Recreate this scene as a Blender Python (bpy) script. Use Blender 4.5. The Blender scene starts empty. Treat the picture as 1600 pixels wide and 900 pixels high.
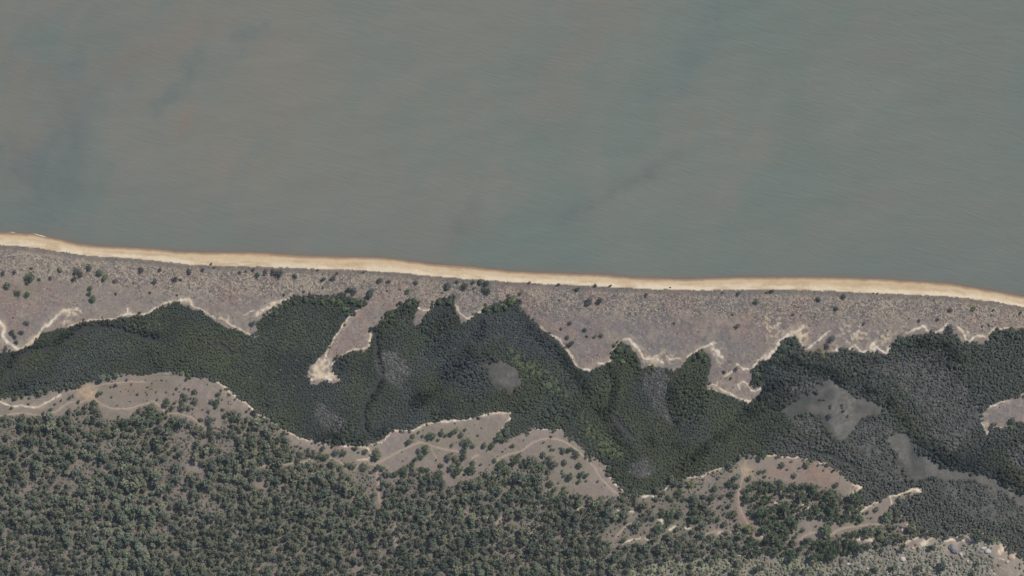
import bpy, math, random
import numpy as np
from mathutils import Vector

# ------------------------------------------------------------------ scene, camera, light
S = bpy.context.scene
C = S.collection
random.seed(7)
RNG = np.random.default_rng(11)
H = 4000.0
cam_d = bpy.data.cameras.new("aerial_camera")
cam_d.sensor_width = 36.0
cam_d.lens = 36.0 * (H - 2.0) / 1600.0
cam_d.clip_start = 10.0
cam_d.clip_end = 30000.0
cam = bpy.data.objects.new("aerial_camera", cam_d)
cam.location = (0, 0, H)
C.objects.link(cam)
S.camera = cam

SUN_EL = math.radians(46)
SUN_DIR = Vector((0.74, 0.67, 0)).normalized() * math.cos(SUN_EL) + Vector((0, 0, math.sin(SUN_EL)))
w = bpy.data.worlds.new("World")
S.world = w
w.use_nodes = True
nt = w.node_tree
sky = nt.nodes.new("ShaderNodeTexSky")
sky.sky_type = 'NISHITA'
sky.sun_disc = False
sky.sun_elevation = SUN_EL
sky.sun_rotation = math.atan2(SUN_DIR.x, SUN_DIR.y)
bg = nt.nodes["Background"]
bg.inputs["Strength"].default_value = 0.085
nt.links.new(sky.outputs["Color"], bg.inputs["Color"])
sd = bpy.data.lights.new("sun", 'SUN')
sd.energy = 3.3
sd.angle = math.radians(0.5)
sd.color = (1.0, 0.95, 0.88)
sun = bpy.data.objects.new("sun", sd)
sun.rotation_euler = SUN_DIR.to_track_quat('Z', 'Y').to_euler()
sun.location = SUN_DIR * 5000
C.objects.link(sun)
S.view_settings.view_transform = 'Standard'
S.view_settings.look = 'None'
S.view_settings.gamma = 1.0
S.view_settings.exposure = 0.0
S.view_settings.use_curve_mapping = False


# ------------------------------------------------------------------ helpers
def lin(r, g, b, k=1.0):
    o = []
    for c in (r, g, b):
        c /= 255.0
        o.append(k * (c / 12.92 if c <= 0.04045 else ((c + 0.055) / 1.055) ** 2.4))
    return np.array(o)


def W(px, py, z=0.0):
    """metres from plan position: one plan unit is one metre, x east, y south"""
    return Vector((px - 800.0, 450.0 - py, z))


def vnoise(x, y, seed):
    t = np.random.default_rng(seed).random((256, 256))
    xi = np.floor(x).astype(int); yi = np.floor(y).astype(int)
    fx = x - xi; fy = y - yi
    fx = fx * fx * fx * (fx * (fx * 6 - 15) + 10); fy = fy * fy * fy * (fy * (fy * 6 - 15) + 10)
    a = t[xi & 255, yi & 255]; b = t[(xi + 1) & 255, yi & 255]
    c = t[xi & 255, (yi + 1) & 255]; d = t[(xi + 1) & 255, (yi + 1) & 255]
    return (a * (1 - fx) + b * fx) * (1 - fy) + (c * (1 - fx) + d * fx) * fy


def fbm(x, y, scale, octv=4, seed=1, gain=0.55):
    """roughly -1..1"""
    s = 0; a = 1; n = 0
    ca, sa = math.cos(0.6), math.sin(0.6)
    x = np.asarray(x, float) / scale + 40.3; y = np.asarray(y, float) / scale + 17.7
    for o in range(octv):
        s = s + a * (vnoise(x, y, seed * 31 + o) * 2 - 1); n += a; a *= gain
        x, y = (ca * x - sa * y) * 2.03 + 3.1, (sa * x + ca * y) * 2.03 + 1.7
    return s / n * 1.6


def sstep(a, b, x):
    t = np.clip((x - a) / (b - a), 0, 1)
    return t * t * (3 - 2 * t)


def mixc(base, col, m):
    return base * (1 - m[..., None]) + np.asarray(col) * m[..., None]


# ------------------------------------------------------------------ plan of the coast (metres, x east, y south)
SHORE = [(0,363),(25,364),(55,366),(75,370.5),(100,376),(125,381),(150,384.5),(175,386),(212,387.5),(250,390),(275,393),(325,394.5),(400,394.5),(437,397),(475,400),(512,401),(550,401.5),(600,403),(637,408),(675,412.5),(725,416),(800,424),(837,426),(900,428),(950,430),(987,434),(1050,435.5),(1075,436),(1150,433.5),(1200,433),(1300,434),(1375,436),(1450,441),(1487,444),(1525,450),(1562,456.5),(1600,464)]
DUNE = [(0,382),(37,384.5),(75,389.5),(112,395),(137,399.5),(175,401),(212,404),(250,407.5),(287,412.5),(325,415),(400,416),(450,418),(500,420),(550,421.5),(600,424),(650,428),(700,433),(750,436.5),(800,440.5),(850,443),(900,445),(950,448),(1000,450),(1050,452),(1100,453),(1200,452),(1250,453),(1300,454.5),(1350,457),(1400,459),(1450,461),(1500,464),(1550,470.5),(1600,479.5)]
NORTH = [(-5,553),(12,551),(27,551),(50,538),(60,525),(75,519),(90,516),(105,512.5),(125,505),(150,500),(175,497.5),(200,496),(225,492.5),(240,487.5),(252,480),(270,476),(287,477.5),(300,482.5),(320,492.5),(337,502.5),(355,512.5),(375,519),(395,527),(405,525),(402,510),(407,500),(425,487.5),(445,472.5),(460,465),(482,463),(505,467),(520,464),(537,461),(552,467),(574,474),(560,486),(550,495),(535,507.5),(525,520),(515,540),(507,552),(497,562),(485,573),(481,587),(487,603),(505,598),(520,599),(535,595),(525,585),(519,575),(522,566),(532,556),(545,549),(570,551),(577,546),(579,530),(581,518),(592,505),(607,491),(625,480),(635,471),(647,466),(655,471),(654,482),(647,490),(645,502),(650,512),(662,502),(672,492),(679,482),(682,469),(695,465),(710,465),(712,480),(715,492),(720,505),(732,504),(742,494),(755,481),(770,477),(787,478),(792,468),(800,463),(810,468),(812,485),(830,500),(850,515),(870,532),(885,550),(895,565),(905,579),(922,581),(932,575),(947,570),(956,565),(955,552),(960,540),(972,535),(985,541),(997,558),(1004,575),(1017,572),(1032,574),(1050,581),(1065,575),(1075,562),(1087,550),(1097,546),(1107,553),(1111,570),(1107,587),(1104,607),(1115,612),(1132,616),(1150,625),(1170,631),(1182,623),(1195,608),(1192,602),(1180,604),(1175,595),(1177,577),(1190,566),(1203,564),(1212,557),(1215,545),(1222,534),(1232,527),(1247,527),(1252,540),(1257,551),(1275,552),(1297,553),(1315,551),(1322,545),(1330,549),(1350,550),(1367,552),(1387,553),(1392,542),(1402,530),(1417,526),(1450,522),(1470,520),(1497,524),(1505,537),(1522,538),(1542,537),(1547,525),(1557,517),(1575,514),(1590,518),(1605,522)]
SOUTH = [(-5,622),(25,619),(50,617),(75,610),(100,609),(125,602),(145,595),(175,586),(195,584),(225,587),(250,581),(267,579),(282,577),(295,589),(322,591),(337,596),(355,609),(375,624),(397,640),(420,655),(450,675),(475,685),(505,691),(530,694),(560,696),(585,692),(600,685),(610,672),(617,670),(645,671),(657,664),(675,659),(712,657),(750,651),(762,645),(797,644),(797,656),(782,672),(778,682),(790,688),(800,683),(825,674),(837,670),(880,671),(890,686),(900,692),(917,707),(927,714),(948,726),(950,742),(963,758),(977,769),(1000,774),(1025,771),(1040,762),(1050,747),(1065,752),(1082,745),(1112,735),(1132,731),(1150,724),(1160,712),(1175,710),(1200,711),(1237,714),(1262,716),(1285,722),(1300,731),(1312,740),(1330,752),(1347,759),(1347,768),(1340,780),(1352,790),(1360,800),(1385,795),(1400,800),(1415,815),(1450,828),(1475,840),(1520,832),(1562,845),(1575,865),(1605,872)]
MANGROVE = NORTH + SOUTH[::-1]
ISLAND = [(1605,613),(1585,621),(1567,626),(1547,636),(1535,645),(1531,657),(1537,672),(1545,679),(1547,667),(1557,665),(1572,671),(1582,665),(1605,662)]
CORRIDOR = [(1342,806),(1360,792),(1372,783),(1390,775),(1412,768),(1440,763),(1442,768),(1420,776),(1398,788),(1384,798),(1380,818),(1345,824)]
MUD = [
 [(757,563),(775,562),(800,566),(820,585),(812,602),(800,616),(780,612),(760,595)],
 [(770,521),(793,519),(797,531),(775,534)],
 [(843,594),(852,592),(868,607),(882,622),(884,632),(868,622),(850,606)],
 [(1295,590),(1312,596),(1340,617),(1370,629),(1390,637),(1400,652),(1385,648),(1355,653),(1338,670),(1333,686),(1302,687),(1297,676),(1275,649),(1250,648),(1235,653),(1220,645),(1232,636),(1255,612),(1282,600)],
 [(1383,682),(1415,672),(1437,692),(1436,706),(1457,721),(1495,735),(1525,738),(1557,748),(1580,763),(1605,776),(1605,796),(1585,784),(1560,768),(1535,757),(1500,750),(1475,752),(1450,750),(1425,752),(1408,728),(1396,705)],
 [(90,504),(98,489),(107,489),(106,501),(95,513),(84,514)],
 [(1500,524),(1488,513),(1478,520),(1490,527),(1500,537)],
]
GREY = [  # paler, thinner mangrove scrub
 [(1365,572),(1400,560),(1440,555),(1480,575),(1505,600),(1540,640),(1530,665),(1510,690),(1490,710),(1470,690),(1450,660),(1430,630),(1420,610),(1390,590)],
 [(1570,705),(1590,695),(1605,692),(1605,745),(1580,728)],
 [(1475,752),(1520,748),(1570,768),(1605,795),(1605,828),(1560,815),(1500,800),(1470,780)],
 [(595,545),(620,548),(642,570),(635,592),(615,606),(600,592),(592,565)],
 [(490,625),(540,655),(535,680),(505,672),(495,650)],
 [(1228,654),(1275,647),(1302,684),(1300,692),(1260,675)],
 [(1333,676),(1355,655),(1400,658),(1418,672),(1387,687),(1400,720),(1420,745),(1440,745),(1420,765),(1375,740),(1340,720),(1320,692)],
 [(1004,575),(1035,574),(1045,590),(1045,640),(1060,664),(1040,655),(1020,640),(1007,610)],
 [(980,720),(1025,720),(1022,747),(985,742)],
 [(1240,605),(1270,590),(1280,600),(1250,614),(1228,635),(1222,628)],
]
BLUE = [[(745,492),(790,488),(840,512),(878,548),(870,566),(830,552),(790,540),(750,545),(735,520)],
        [(690,560),(760,560),(775,610),(730,625),(690,600)], [(960,640),(1000,690),(985,700),(950,660)]]
LIGHT = [[(795,540),(830,565),(880,598),(890,628),(862,615),(830,584),(795,565)], [(905,640),(935,680),(960,715),(940,712),(915,680)],
         [(940,690),(965,690),(975,715),(955,720)]]
TALL = [(5,[(18,570),(28,555),(48,539),(75,538),(95,530),(113,518),(132,507),(162,503),(192,508),(219,520),(247,524)]),(4,[(572,645),(575,660),(577,672)]),(4,[(592,520),(595,560),(606,585),(591,610),(574,640)]),(9,[(1205,562),(1250,570),(1300,582),(1345,605),(1385,625),(1410,648),(1430,675),(1450,700),(1490,720),(1530,730),(1565,743),(1605,770)]),(8,[(760,505),(730,560),(690,600),(650,630)]),(7,[(830,515),(870,545),(905,590),(940,640),(975,690),(990,710)]),(6,[(955,560),(965,600),(955,640)]),(7,[(1050,600),(1052,640),(1060,660)]),(8,[(1180,640),(1120,690),(1060,735)]),(6,[(1220,545),(1240,560)]),(7,[(1400,540),(1470,535),(1500,560)]),(6,[(610,672),(560,690),(500,684)]),(7,[(1195,620),(1215,600)])]
CREEKS = [[(14,590),(22,575),(30,562),(47,547),(75,545),(97,537),(115,525),(132,514),(162,510),(190,515),(217,527),(245,531)],
          [(569,645),(571,660),(573,672),(577,680)],[(588,520),(590,560),(600,585),(585,610),(570,640)],
          [(1250,700),(1300,712),(1340,730)], [(325,541),(345,539),(358,546),(362,552)],
          [(953,643),(968,660),(985,680)],[(1042,640),(1047,650),(1056,664)]]
SAND = [  # (half width, line)
 (3.0,[(0,503),(6,512),(4,525),(12,535),(20,540),(28,547),(45,538),(55,528),(65,515),(75,508),(85,498),(95,488),(103,483)]),
 (2.0,[(108,510),(125,504),(150,499),(180,497),(198,490),(205,492),(225,492),(240,484),(258,474),(275,471),(285,470)]),
 (3.4,[(283,470),(295,469),(301,476)]),(1.4,[(302,478),(320,487),(337,497)]),
 (2.8,[(345,497),(353,501),(365,510),(380,518),(392,523)]),(2.0,[(198,490),(200,482)]),(1.6,[(355,503),(358,495)]),
 (4.5,[(400,492),(412,484),(430,473)]),(2.6,[(430,473),(452,467)]),(2.0,[(383,492),(395,486)]),
 (1.6,[(560,484),(545,497),(530,515),(518,535),(510,550),(507,562)]),
 (1.8,[(580,520),(578,535),(575,543),(560,546),(545,548),(533,557),(522,566),(519,573)]),
 (1.8,[(653,482),(662,485),(677,484)]),(1.6,[(713,478),(720,490),(733,498),(742,494),(752,484),(765,478)]),
 (2.2,[(845,512),(858,522),(875,530),(885,545),(893,556),(902,572),(912,578),(922,578)]),
 (2.6,[(935,567),(945,568),(957,565)]),(1.3,[(957,548),(963,538),(975,531)]),(3.0,[(975,531),(985,530),(992,540),(1000,548)]),
 (2.2,[(1000,548),(1008,560),(1020,562),(1026,556)]),(2.6,[(1028,562),(1035,566)]),(1.4,[(1045,561),(1062,560)]),
 (2.4,[(1075,558),(1088,548),(1100,543),(1112,538),(1120,535)]),
 (1.4,[(1105,602),(1120,601),(1122,596)]),(1.4,[(1105,608),(1120,610)]),(3.0,[(1125,607),(1140,615),(1155,622),(1173,628)]),
 (1.5,[(1155,608),(1153,600),(1160,594),(1168,600),(1172,610),(1180,612),(1192,605)]),(1.5,[(1130,588),(1145,580)]),
 (2.0,[(1152,569),(1162,576),(1175,577),(1185,565),(1198,555)]),
 (3.6,[(1198,562),(1205,552),(1213,543),(1222,530),(1240,520),(1255,512)]),
 (1.8,[(1262,545),(1275,535),(1285,527),(1295,517)]),
 (2.4,[(1328,546),(1335,540),(1345,548),(1358,548),(1364,535),(1372,545),(1385,552),(1392,540)]),
 (2.6,[(1415,520),(1430,514),(1442,510),(1450,517),(1462,519),(1475,512),(1480,507)]),
 (2.4,[(1497,512),(1508,522),(1508,530),(1515,534),(1525,525),(1540,525),(1550,517),(1555,513)]),(1.6,[(1562,515),(1578,512)]),
 (1.8,[(1605,613),(1585,620)]),(1.6,[(1568,626),(1550,634),(1545,638)]),
 (1.6,[(1533,648),(1534,660),(1540,672),(1544,678),(1546,668),(1560,666),(1572,671)]),
 (1.8,[(0,627),(15,633),(45,635),(60,637),(80,625),(95,617)]),
 (2.0,[(340,597),(355,608),(372,623),(385,631),(396,641)]),(2.0,[(405,648),(420,656),(450,676),(470,685),(505,692),(530,696)]),
 (1.8,[(530,697),(545,697),(560,697),(575,700),(580,708),(575,715)]),(1.6,[(575,716),(558,719)]),
 (1.6,[(580,696),(600,688),(612,673),(645,672)]),(2.0,[(645,672),(657,666),(675,660),(712,658),(750,652),(762,646),(797,645)]),
 (1.6,[(797,645),(797,655),(780,675)]),(0.9,[(825,676),(830,671),(880,671)]),(1.5,[(954,746),(962,757),(975,768)]),
 (2.6,[(1005,776),(1022,775)]),(1.6,[(1040,765),(1050,750)]),(1.8,[(1075,748),(1088,743)]),(1.8,[(1096,744),(1110,738),(1130,731)]),
 (1.4,[(1200,711),(1237,714),(1262,717)]),(1.8,[(1280,722),(1290,724)]),(1.8,[(1305,735),(1312,738)]),(1.8,[(1322,748),(1326,750)]),
 (2.8,[(1335,757),(1346,762),(1335,770),(1326,776)]),(3.0,[(1212,786),(1219,791)]),
 (2.4,[(1390,776),(1412,770),(1428,764),(1440,767)]),(2.4,[(1391,776),(1392,788)]),(2.2,[(1345,798),(1360,790),(1372,783)]),
 (2.6,[(1414,850),(1425,843),(1435,841)]),(5.0,[(1440,850),(1450,840)]),(2.0,[(1450,840),(1465,839)]),
 (4.0,[(1495,842),(1516,843)]),(2.0,[(1475,845),(1495,843)]),(5.0,[(1562,862),(1567,854)]),(1.6,[(1556,871),(1568,874)]),
 (3.5,[(1340,842),(1346,840)]),(4.0,[(1355,843),(1364,842)]),(2.0,[(966,797),(975,800),(990,799)]),(2.2,[(970,850),(990,843),(1000,840)]),(2.2,[(1008,840),(1020,843)]),
 (2.4,[(1030,812),(1040,820)]),(2.6,[(1045,828),(1060,820)]),(2.6,[(1072,826),(1079,825)]),(1.6,[(1120,833),(1132,829)]),(1.6,[(1182,838),(1195,838)]),
 (1.6,[(840,781),(852,779),(860,785)]),(1.6,[(896,797),(914,794)]),(2.4,[(1255,788),(1263,793)]),
 (1.6,[(1545,888),(1556,897)]),
]
SANDPOLY = [
 [(103,483),(122,480),(128,487),(118,500),(108,511),(95,507),(92,502),(105,500),(107,490)],
 [(500,558),(510,560),(522,580),(524,590),(534,593),(520,597),(505,590),(495,592),(490,603),(484,590),(483,580),(490,570)],
 [(1108,545),(1120,533),(1128,545),(1131,565),(1125,572),(1118,560)],
 [(1240,522),(1263,508),(1262,525),(1258,540),(1262,545),(1257,551),(1250,535)],
 [(1297,551),(1308,540),(1312,550)],[(1500,514),(1515,515),(1513,528),(1505,525)],
 [(1360,550),(1366,540),(1376,550),(1370,556)],
]
SPECK = [[(1308,508),(1350,505),(1360,530),(1330,542),(1308,530)],[(1360,520),(1395,512),(1392,540),(1365,545)],
         [(1180,500),(1215,485),(1230,520),(1200,530)],
         [(1000,545),(1040,550),(1060,562),(1010,575)]]
TAN = [[(118,610),(132,601),(152,604),(152,618),(140,624),(122,622)],[(1150,732),(1170,728),(1180,740),(1165,748)]]
RED = [[(1240,735),(1262,728),(1290,728),(1312,742),(1305,757),(1290,763),(1270,755)],[(1195,718),(1225,715),(1250,722),(1225,745),(1195,740)],
       [(1150,770),(1160,775),(1165,800),(1180,830),(1155,815)],[(1160,490),(1200,495),(1215,530),(1180,545),(1165,525)],[(160,600),(250,592),(240,612),(190,612)]]
GREEN = [[(195,610),(240,585),(275,590),(270,612),(235,622),(195,622)],[(710,690),(770,665),(790,660),(770,690),(740,700)],[(15,450),(60,440),(60,465),(10,470)]]
CLEAR = [  # open ground south of the mangroves
 [(-5,622),(100,609),(195,584),(282,577),(337,596),(375,624),(397,640),(398,650),(370,655),(352,640),(345,668),(320,665),(300,662),(260,643),(222,637),(205,655),(165,655),(150,624),(130,634),(90,650),(40,648),(-5,650)],
 [(425,657),(450,675),(475,685),(530,694),(585,692),(585,728),(560,732),(535,722),(505,706),(470,704),(452,690)],
 [(585,692),(612,670),(660,662),(797,644),(797,656),(780,682),(790,692),(800,683),(837,670),(880,671),(917,707),(950,727),(977,769),(960,776),(925,776),(905,772),(885,776),(868,772),(850,768),(845,745),(870,738),(835,712),(800,722),(770,735),(740,748),(700,760),(690,738),(640,728),(640,752),(617,747),(600,730),(590,745)],
 [(1150,724),(1175,710),(1262,716),(1347,759),(1330,778),(1300,763),(1270,757),(1215,752),(1170,752),(1165,775),(1175,800),(1190,838),(1160,818),(1148,780),(1140,745)],
 [(1232,842),(1255,812),(1280,812),(1310,815),(1335,811),(1342,798),(1358,788),(1372,780),(1388,772),(1440,762),(1442,770),(1400,792),(1378,800),(1384,822),(1345,828),(1312,836),(1290,842),(1268,842),(1250,848)],
 [(1200,855),(1215,875),(1200,885)],
 [(1475,843),(1520,836),(1522,850),(1490,852)],[(1412,848),(1440,838),(1466,838),(1455,854),(1420,856)],[(1335,838),(1366,838),(1364,850),(1338,848)],[(1550,850),(1575,848),(1605,875),(1605,905),(1555,900),(1552,870)],
 [(158,725),(172,723),(175,742),(162,740)],[(290,725),(318,720),(320,738),(295,738)],[(232,743),(250,738),(245,752)],
 [(550,885),(570,883),(568,895),(550,898)],[(400,748),(422,742),(415,765),(400,760)],
]
PATCHY = [[(1000,775),(1060,750),(1150,728),(1160,815),(1140,832),(1060,836),(960,856),(940,835),(985,800)]]
SCRUBZ = [[(1290,878),(1330,862),(1380,850),(1420,842),(1475,845),(1550,842),(1605,868),(1605,905),(1180,905),(1200,880)],[(970,905),(985,888),(1060,875),(1190,865),(1260,872),(1290,905)]]
PATHS = [
 (1.5,[(1165,720),(1160,750),(1152,775),(1158,800),(1178,835)]),(1.2,[(1100,835),(1120,828),(1150,832),(1185,840),(1215,842)]),
 (1.7,[(-20,652),(0,650),(32,645),(62,650),(85,645),(107,629),(118,627)]),(1.7,[(118,632),(135,625),(147,624),(160,632),(175,639),(200,639),(222,632),(240,629),(252,636),(261,646)]),
 (1.2,[(262,648),(277,645),(300,652),(312,662),(322,670)]),(1.0,[(110,612),(140,604),(175,598),(225,596)]),
 (1.7,[(385,731),(400,729),(437,726),(465,724),(487,718)]),(1.3,[(512,715),(530,720),(540,731),(545,735),(555,734),(565,724),(585,726)]),
 (1.8,[(585,726),(612,712),(637,699),(657,690),(675,697),(695,702),(717,706),(722,714)]),(1.0,[(672,696),(677,707),(685,723)]),
 (2.0,[(585,726),(589,740),(592,757),(592,782),(600,790)]),(1.2,[(620,815),(616,835),(622,860)]),
 (2.0,[(712,745),(735,727),(738,714),(748,711)]),(1.6,[(770,722),(790,711),(800,709),(815,705),(832,691),(855,684),(882,689),(905,706),(927,728),(938,748),(955,763),(968,774)]),
 (1.6,[(1249,843),(1262,834),(1272,832),(1281,833)]),(1.8,[(1297,836),(1312,826),(1330,823),(1352,820),(1377,819)]),
 (1.0,[(1555,872),(1557,884),(1568,889),(1577,896)]),(1.6,[(1583,905),(1590,894),(1600,886)]),(1.3,[(845,818),(825,835),(812,850)]),(1.6,[(985,816),(972,826),(962,840)]),
 (1.4,[(775,820),(785,806),(797,790)]),
]
FIRELINE = []

# ------------------------------------------------------------------ grid
def axis(lo, hi, step, out):
    a = list(np.arange(lo, hi + step * 0.5, step))
    return np.array([lo - o for o in out[::-1]] + a + [a[-1] + o for o in out])

GX = axis(-60, 1660, 1.6, [8, 25, 80, 300, 1200, 4000, 9000])
GY = np.concatenate([np.arange(338, 940, 1.6), 940 + np.array([10, 30, 90, 300, 1200, 4000, 9000])])
PX, PY = np.meshgrid(GX, GY)                      # rows = y
CX = np.clip(PX, 1, 1599); CY = np.clip(PY, 0, 899)
wx = fbm(PX, PY, 9, 3, 3) * 1.5; wy = fbm(PX, PY, 9, 3, 4) * 1.5
QX = CX + wx; QY = CY + wy
gxc = np.clip(GX, 1, 1599); gyc = np.clip(GY, 0, 899)


def sl(x0, x1, y0, y1, pad):
    return (slice(np.searchsorted(gyc, y0 - pad), np.searchsorted(gyc, y1 + pad, side='right')),
            slice(np.searchsorted(gxc, x0 - pad), np.searchsorted(gxc, x1 + pad, side='right')))


def polymask(poly):
    p = np.array(poly, float)
    out = np.zeros(PX.shape, bool)
    s = sl(p[:, 0].min(), p[:, 0].max(), p[:, 1].min(), p[:, 1].max(), 5)
    x = QX[s]; y = QY[s]
    ins = np.zeros(x.shape, bool)
    n = len(p)
    for i in range(n):
        x0, y0 = p[i]; x1, y1 = p[(i + 1) % n]
        if y0 == y1: continue
        c = ((y0 > y) != (y1 > y)) & (x < (x1 - x0) * (y - y0) / (y1 - y0) + x0)
        ins ^= c
    out[s] = ins
    return out


def polys(lst):
    m = np.zeros(PX.shape, bool)
    for p in lst: m |= polymask(p)
    return m


def linedist(line, rad, into=None, scale=1.0):
    d = np.full(PX.shape, 99.0) if into is None else into
    for (x0, y0), (x1, y1) in zip(line[:-1], line[1:]):
        s = sl(min(x0, x1), max(x0, x1), min(y0, y1), max(y0, y1), rad * 2.5 + 4)
        x = QX[s]; y = QY[s]
        dx, dy = x1 - x0, y1 - y0
        t = np.clip(((x - x0) * dx + (y - y0) * dy) / (dx * dx + dy * dy + 1e-9), 0, 1)
        dd = np.hypot(x - x0 - t * dx, y - y0 - t * dy) * scale
        d[s] = np.minimum(d[s], dd)
    return d


def blur(m, n, it=2):
    m = m.astype(float)
    for _ in range(it):
        for ax in (0, 1):
            c = np.cumsum(np.pad(m, [(n + 1, n) if a == ax else (0, 0) for a in (0, 1)], mode='edge'), axis=ax)
            k = 2 * n + 1
            m = (np.take(c, range(k, c.shape[ax]), axis=ax) - np.take(c, range(0, c.shape[ax] - k), axis=ax)) / k
    return m


shore = np.interp(CX, *zip(*SHORE)) + fbm(PX, PY * 0, 14, 4, 5) * 0.6
dune = np.interp(CX, *zip(*DUNE)) + fbm(PX, PY, 7, 4, 6) * 0.9
PYe = PY
ds = PYe - shore
dd = PYe - dune
island = polymask(ISLAND)
man = polymask(MANGROVE) & ~island & ~polymask(CORRIDOR)
QX0, QY0 = QX, QY
QX = CX + fbm(PX, PY, 14, 4, 33) * 2.6; QY = CY + fbm(PX, PY, 14, 4, 34) * 2.6
mud = polys(MUD) & man
QX, QY = QX0, QY0
grey = polys(GREY) & man & ~mud
creek = np.full(PX.shape, 99.0)
for c_ in CREEKS: linedist(c_, 3, creek)
creekm = creek < 3.3 + 0.9 * fbm(PX, PY, 12, 2, 32)
sandm = np.zeros(PX.shape)
n_s = fbm(PX, PY, 9, 3, 25)
for hw, ln in SAND:
    d_ = linedist(ln, hw)
    sandm = np.maximum(sandm, 1 - sstep(0.25, 1.15, d_ / (hw * (0.9 + 0.35 * n_s))))
sp = blur(polys(SANDPOLY), 1, 1)
n_f = fbm(PX, PY, 4.0, 3, 21); n_m = fbm(PX, PY, 18, 4, 22); n_l = fbm(PX, PY, 90, 4, 23); n_g = fbm(PX, PY, 2.2, 2, 24)
sandm = np.maximum(sandm, sp * np.clip(0.5 + n_f * 0.5 + n_s * 0.8, 0, 1))
sandm = np.clip(sandm * (0.95 + 0.5 * n_f), 0, 1)
speck = blur(polys(SPECK), 3) * sstep(0.05, 0.6, n_f + 0.5 * n_m)
tan_ = blur(polys(TAN), 3); red = blur(polys(RED), 5); green = blur(polys(GREEN), 5)
clear = polys(CLEAR); scrubz = polys(SCRUBZ)
pathd = np.full(PX.shape, 99.0)
for hw, ln in PATHS: linedist(ln, 4, pathd, 1.0 / hw)
DIV = [(0,580),(400,590),(560,625),(800,610),(1050,690),(1200,665),(1400,650),(1500,690),(1600,710)]
div = np.interp(CX, *zip(*DIV))
wood = (~man) & (PY > div) & ~island
dunez = (~man) & ~wood

# heights
manb = blur(man, 5)
h = np.where(ds < 0, np.maximum(ds * 0.05, -2.5), 0)
beach_h = np.clip(ds, 0, None) * 0.085
dune_h = 1.9 + 0.5 * sstep(0, 18, dd) + n_l * 0.7 + n_m * 0.35 + n_f * 0.08
t_b = sstep(-6, 4, dd)
land = np.where(ds > 0, beach_h * (1 - t_b) + dune_h * t_b, h)
hill = sstep(820, 960, PY) * sstep(1150, 1650, PX) * 7
woodh = 1.4 + np.clip((CY - div) / 300, 0, 1) * 5 + n_l * 0.8 + n_m * 0.35 + n_f * 0.06 + hill
land = np.where(PY > div, woodh, land)
HT = land * (1 - manb) + (0.45 + 0.08 * n_m + np.where(creekm, -0.25, 0)) * manb
HT = np.where(ds < 0, h, np.where(ds < 40, np.where(manb > 0.01, HT, land), HT))


def look(arr, x, y):
    i = np.clip(np.searchsorted(GY, y), 0, len(GY) - 1); j = np.clip(np.searchsorted(GX, x), 0, len(GX) - 1)
    return arr[i, j]


# ground colours: what each surface is made of
c_grass = lin(133, 125, 121); c_grassd = lin(113, 107, 105); c_straw = lin(190, 174, 149); c_sand = lin(216, 197, 168)
c_white = lin(228, 214, 194); c_mud = lin(109, 106, 99); c_mudd = lin(72, 71, 66); c_wet = lin(160, 132, 108); c_red = lin(168, 128, 108)
c_floor = lin(150, 137, 126); c_floord = lin(122, 114, 104); c_green = lin(122, 124, 98); c_tan = lin(196, 170, 138); c_tuft = lin(106, 102, 98)
col = np.ones(PX.shape + (3,)) * c_grass
col = mixc(col, c_grassd, np.clip(0.45 + n_m * 0.7 + n_l * 0.3, 0, 1))
# seaward tussock belt
belt = sstep(5, 13, dd + n_m * 3) * (1 - sstep(34, 62, dd + n_m * 14)) * dunez
warm = np.clip(sstep(760, 300, CX) * 0.7 + sstep(1050, 1300, CX) * 0.35 + 0.5 * n_l, 0, 1) * dunez
col = mixc(col, lin(154, 141, 129), warm * 0.75)
col = mixc(col, lin(148, 127, 118), dunez * sstep(0.0, 0.6, fbm(PX, PY, 45, 4, 27)) * 0.65)
tus = sstep(-0.05, 0.5, n_g + 0.35 * n_m)
col = mixc(col, c_straw, belt * tus * (0.32 + 0.4 * np.clip(warm + 0.4 * fbm(PX, PY, 60, 2, 28), 0, 1)))
col = mixc(col, c_tuft, belt * (1 - sstep(-0.55, -0.1, n_g)) * 0.45)
col = mixc(col, c_straw, dunez * sstep(0.25, 0.9, n_g) * 0.22)
col = mixc(col, lin(164, 150, 134), dunez * sstep(0.0, 0.8, n_m - 0.3 * n_l) * 0.55)
col = mixc(col, lin(118, 112, 98), (1 - sstep(1.0, 5.5, np.abs(dd - 4.2 - n_m))) * 0.5)      # creeper fringe along the top of the beach
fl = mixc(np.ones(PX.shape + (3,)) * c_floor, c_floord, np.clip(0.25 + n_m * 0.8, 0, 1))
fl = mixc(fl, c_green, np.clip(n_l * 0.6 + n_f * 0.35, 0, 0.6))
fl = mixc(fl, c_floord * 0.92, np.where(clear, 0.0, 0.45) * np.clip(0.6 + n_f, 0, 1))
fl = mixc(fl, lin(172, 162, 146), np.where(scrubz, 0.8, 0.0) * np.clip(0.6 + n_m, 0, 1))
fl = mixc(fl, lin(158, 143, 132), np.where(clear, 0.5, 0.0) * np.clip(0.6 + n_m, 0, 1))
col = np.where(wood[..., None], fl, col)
mc = mixc(np.ones(PX.shape + (3,)) * c_mudd, c_mud, np.clip(np.maximum(blur(mud, 1), sstep(0.35, 0.65, blur(grey, 4) + 0.32 * fbm(PX, PY, 18, 4, 77)) * np.clip(0.55 + 0.5 * n_s, 0, 1)) * 0.95 + 0.1 * n_f, 0, 1))
mc = mixc(mc, lin(125, 120, 111), np.where(mud, np.clip(n_m * 0.8 + 0.1 + 0.5 * n_f, 0, 0.95), 0))
mc = mixc(mc, lin(80, 80, 76), np.where(mud, np.clip(fbm(PX, PY, 38, 4, 35) * 1.5 + n_f * 0.45, 0, 0.95), 0))
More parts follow.
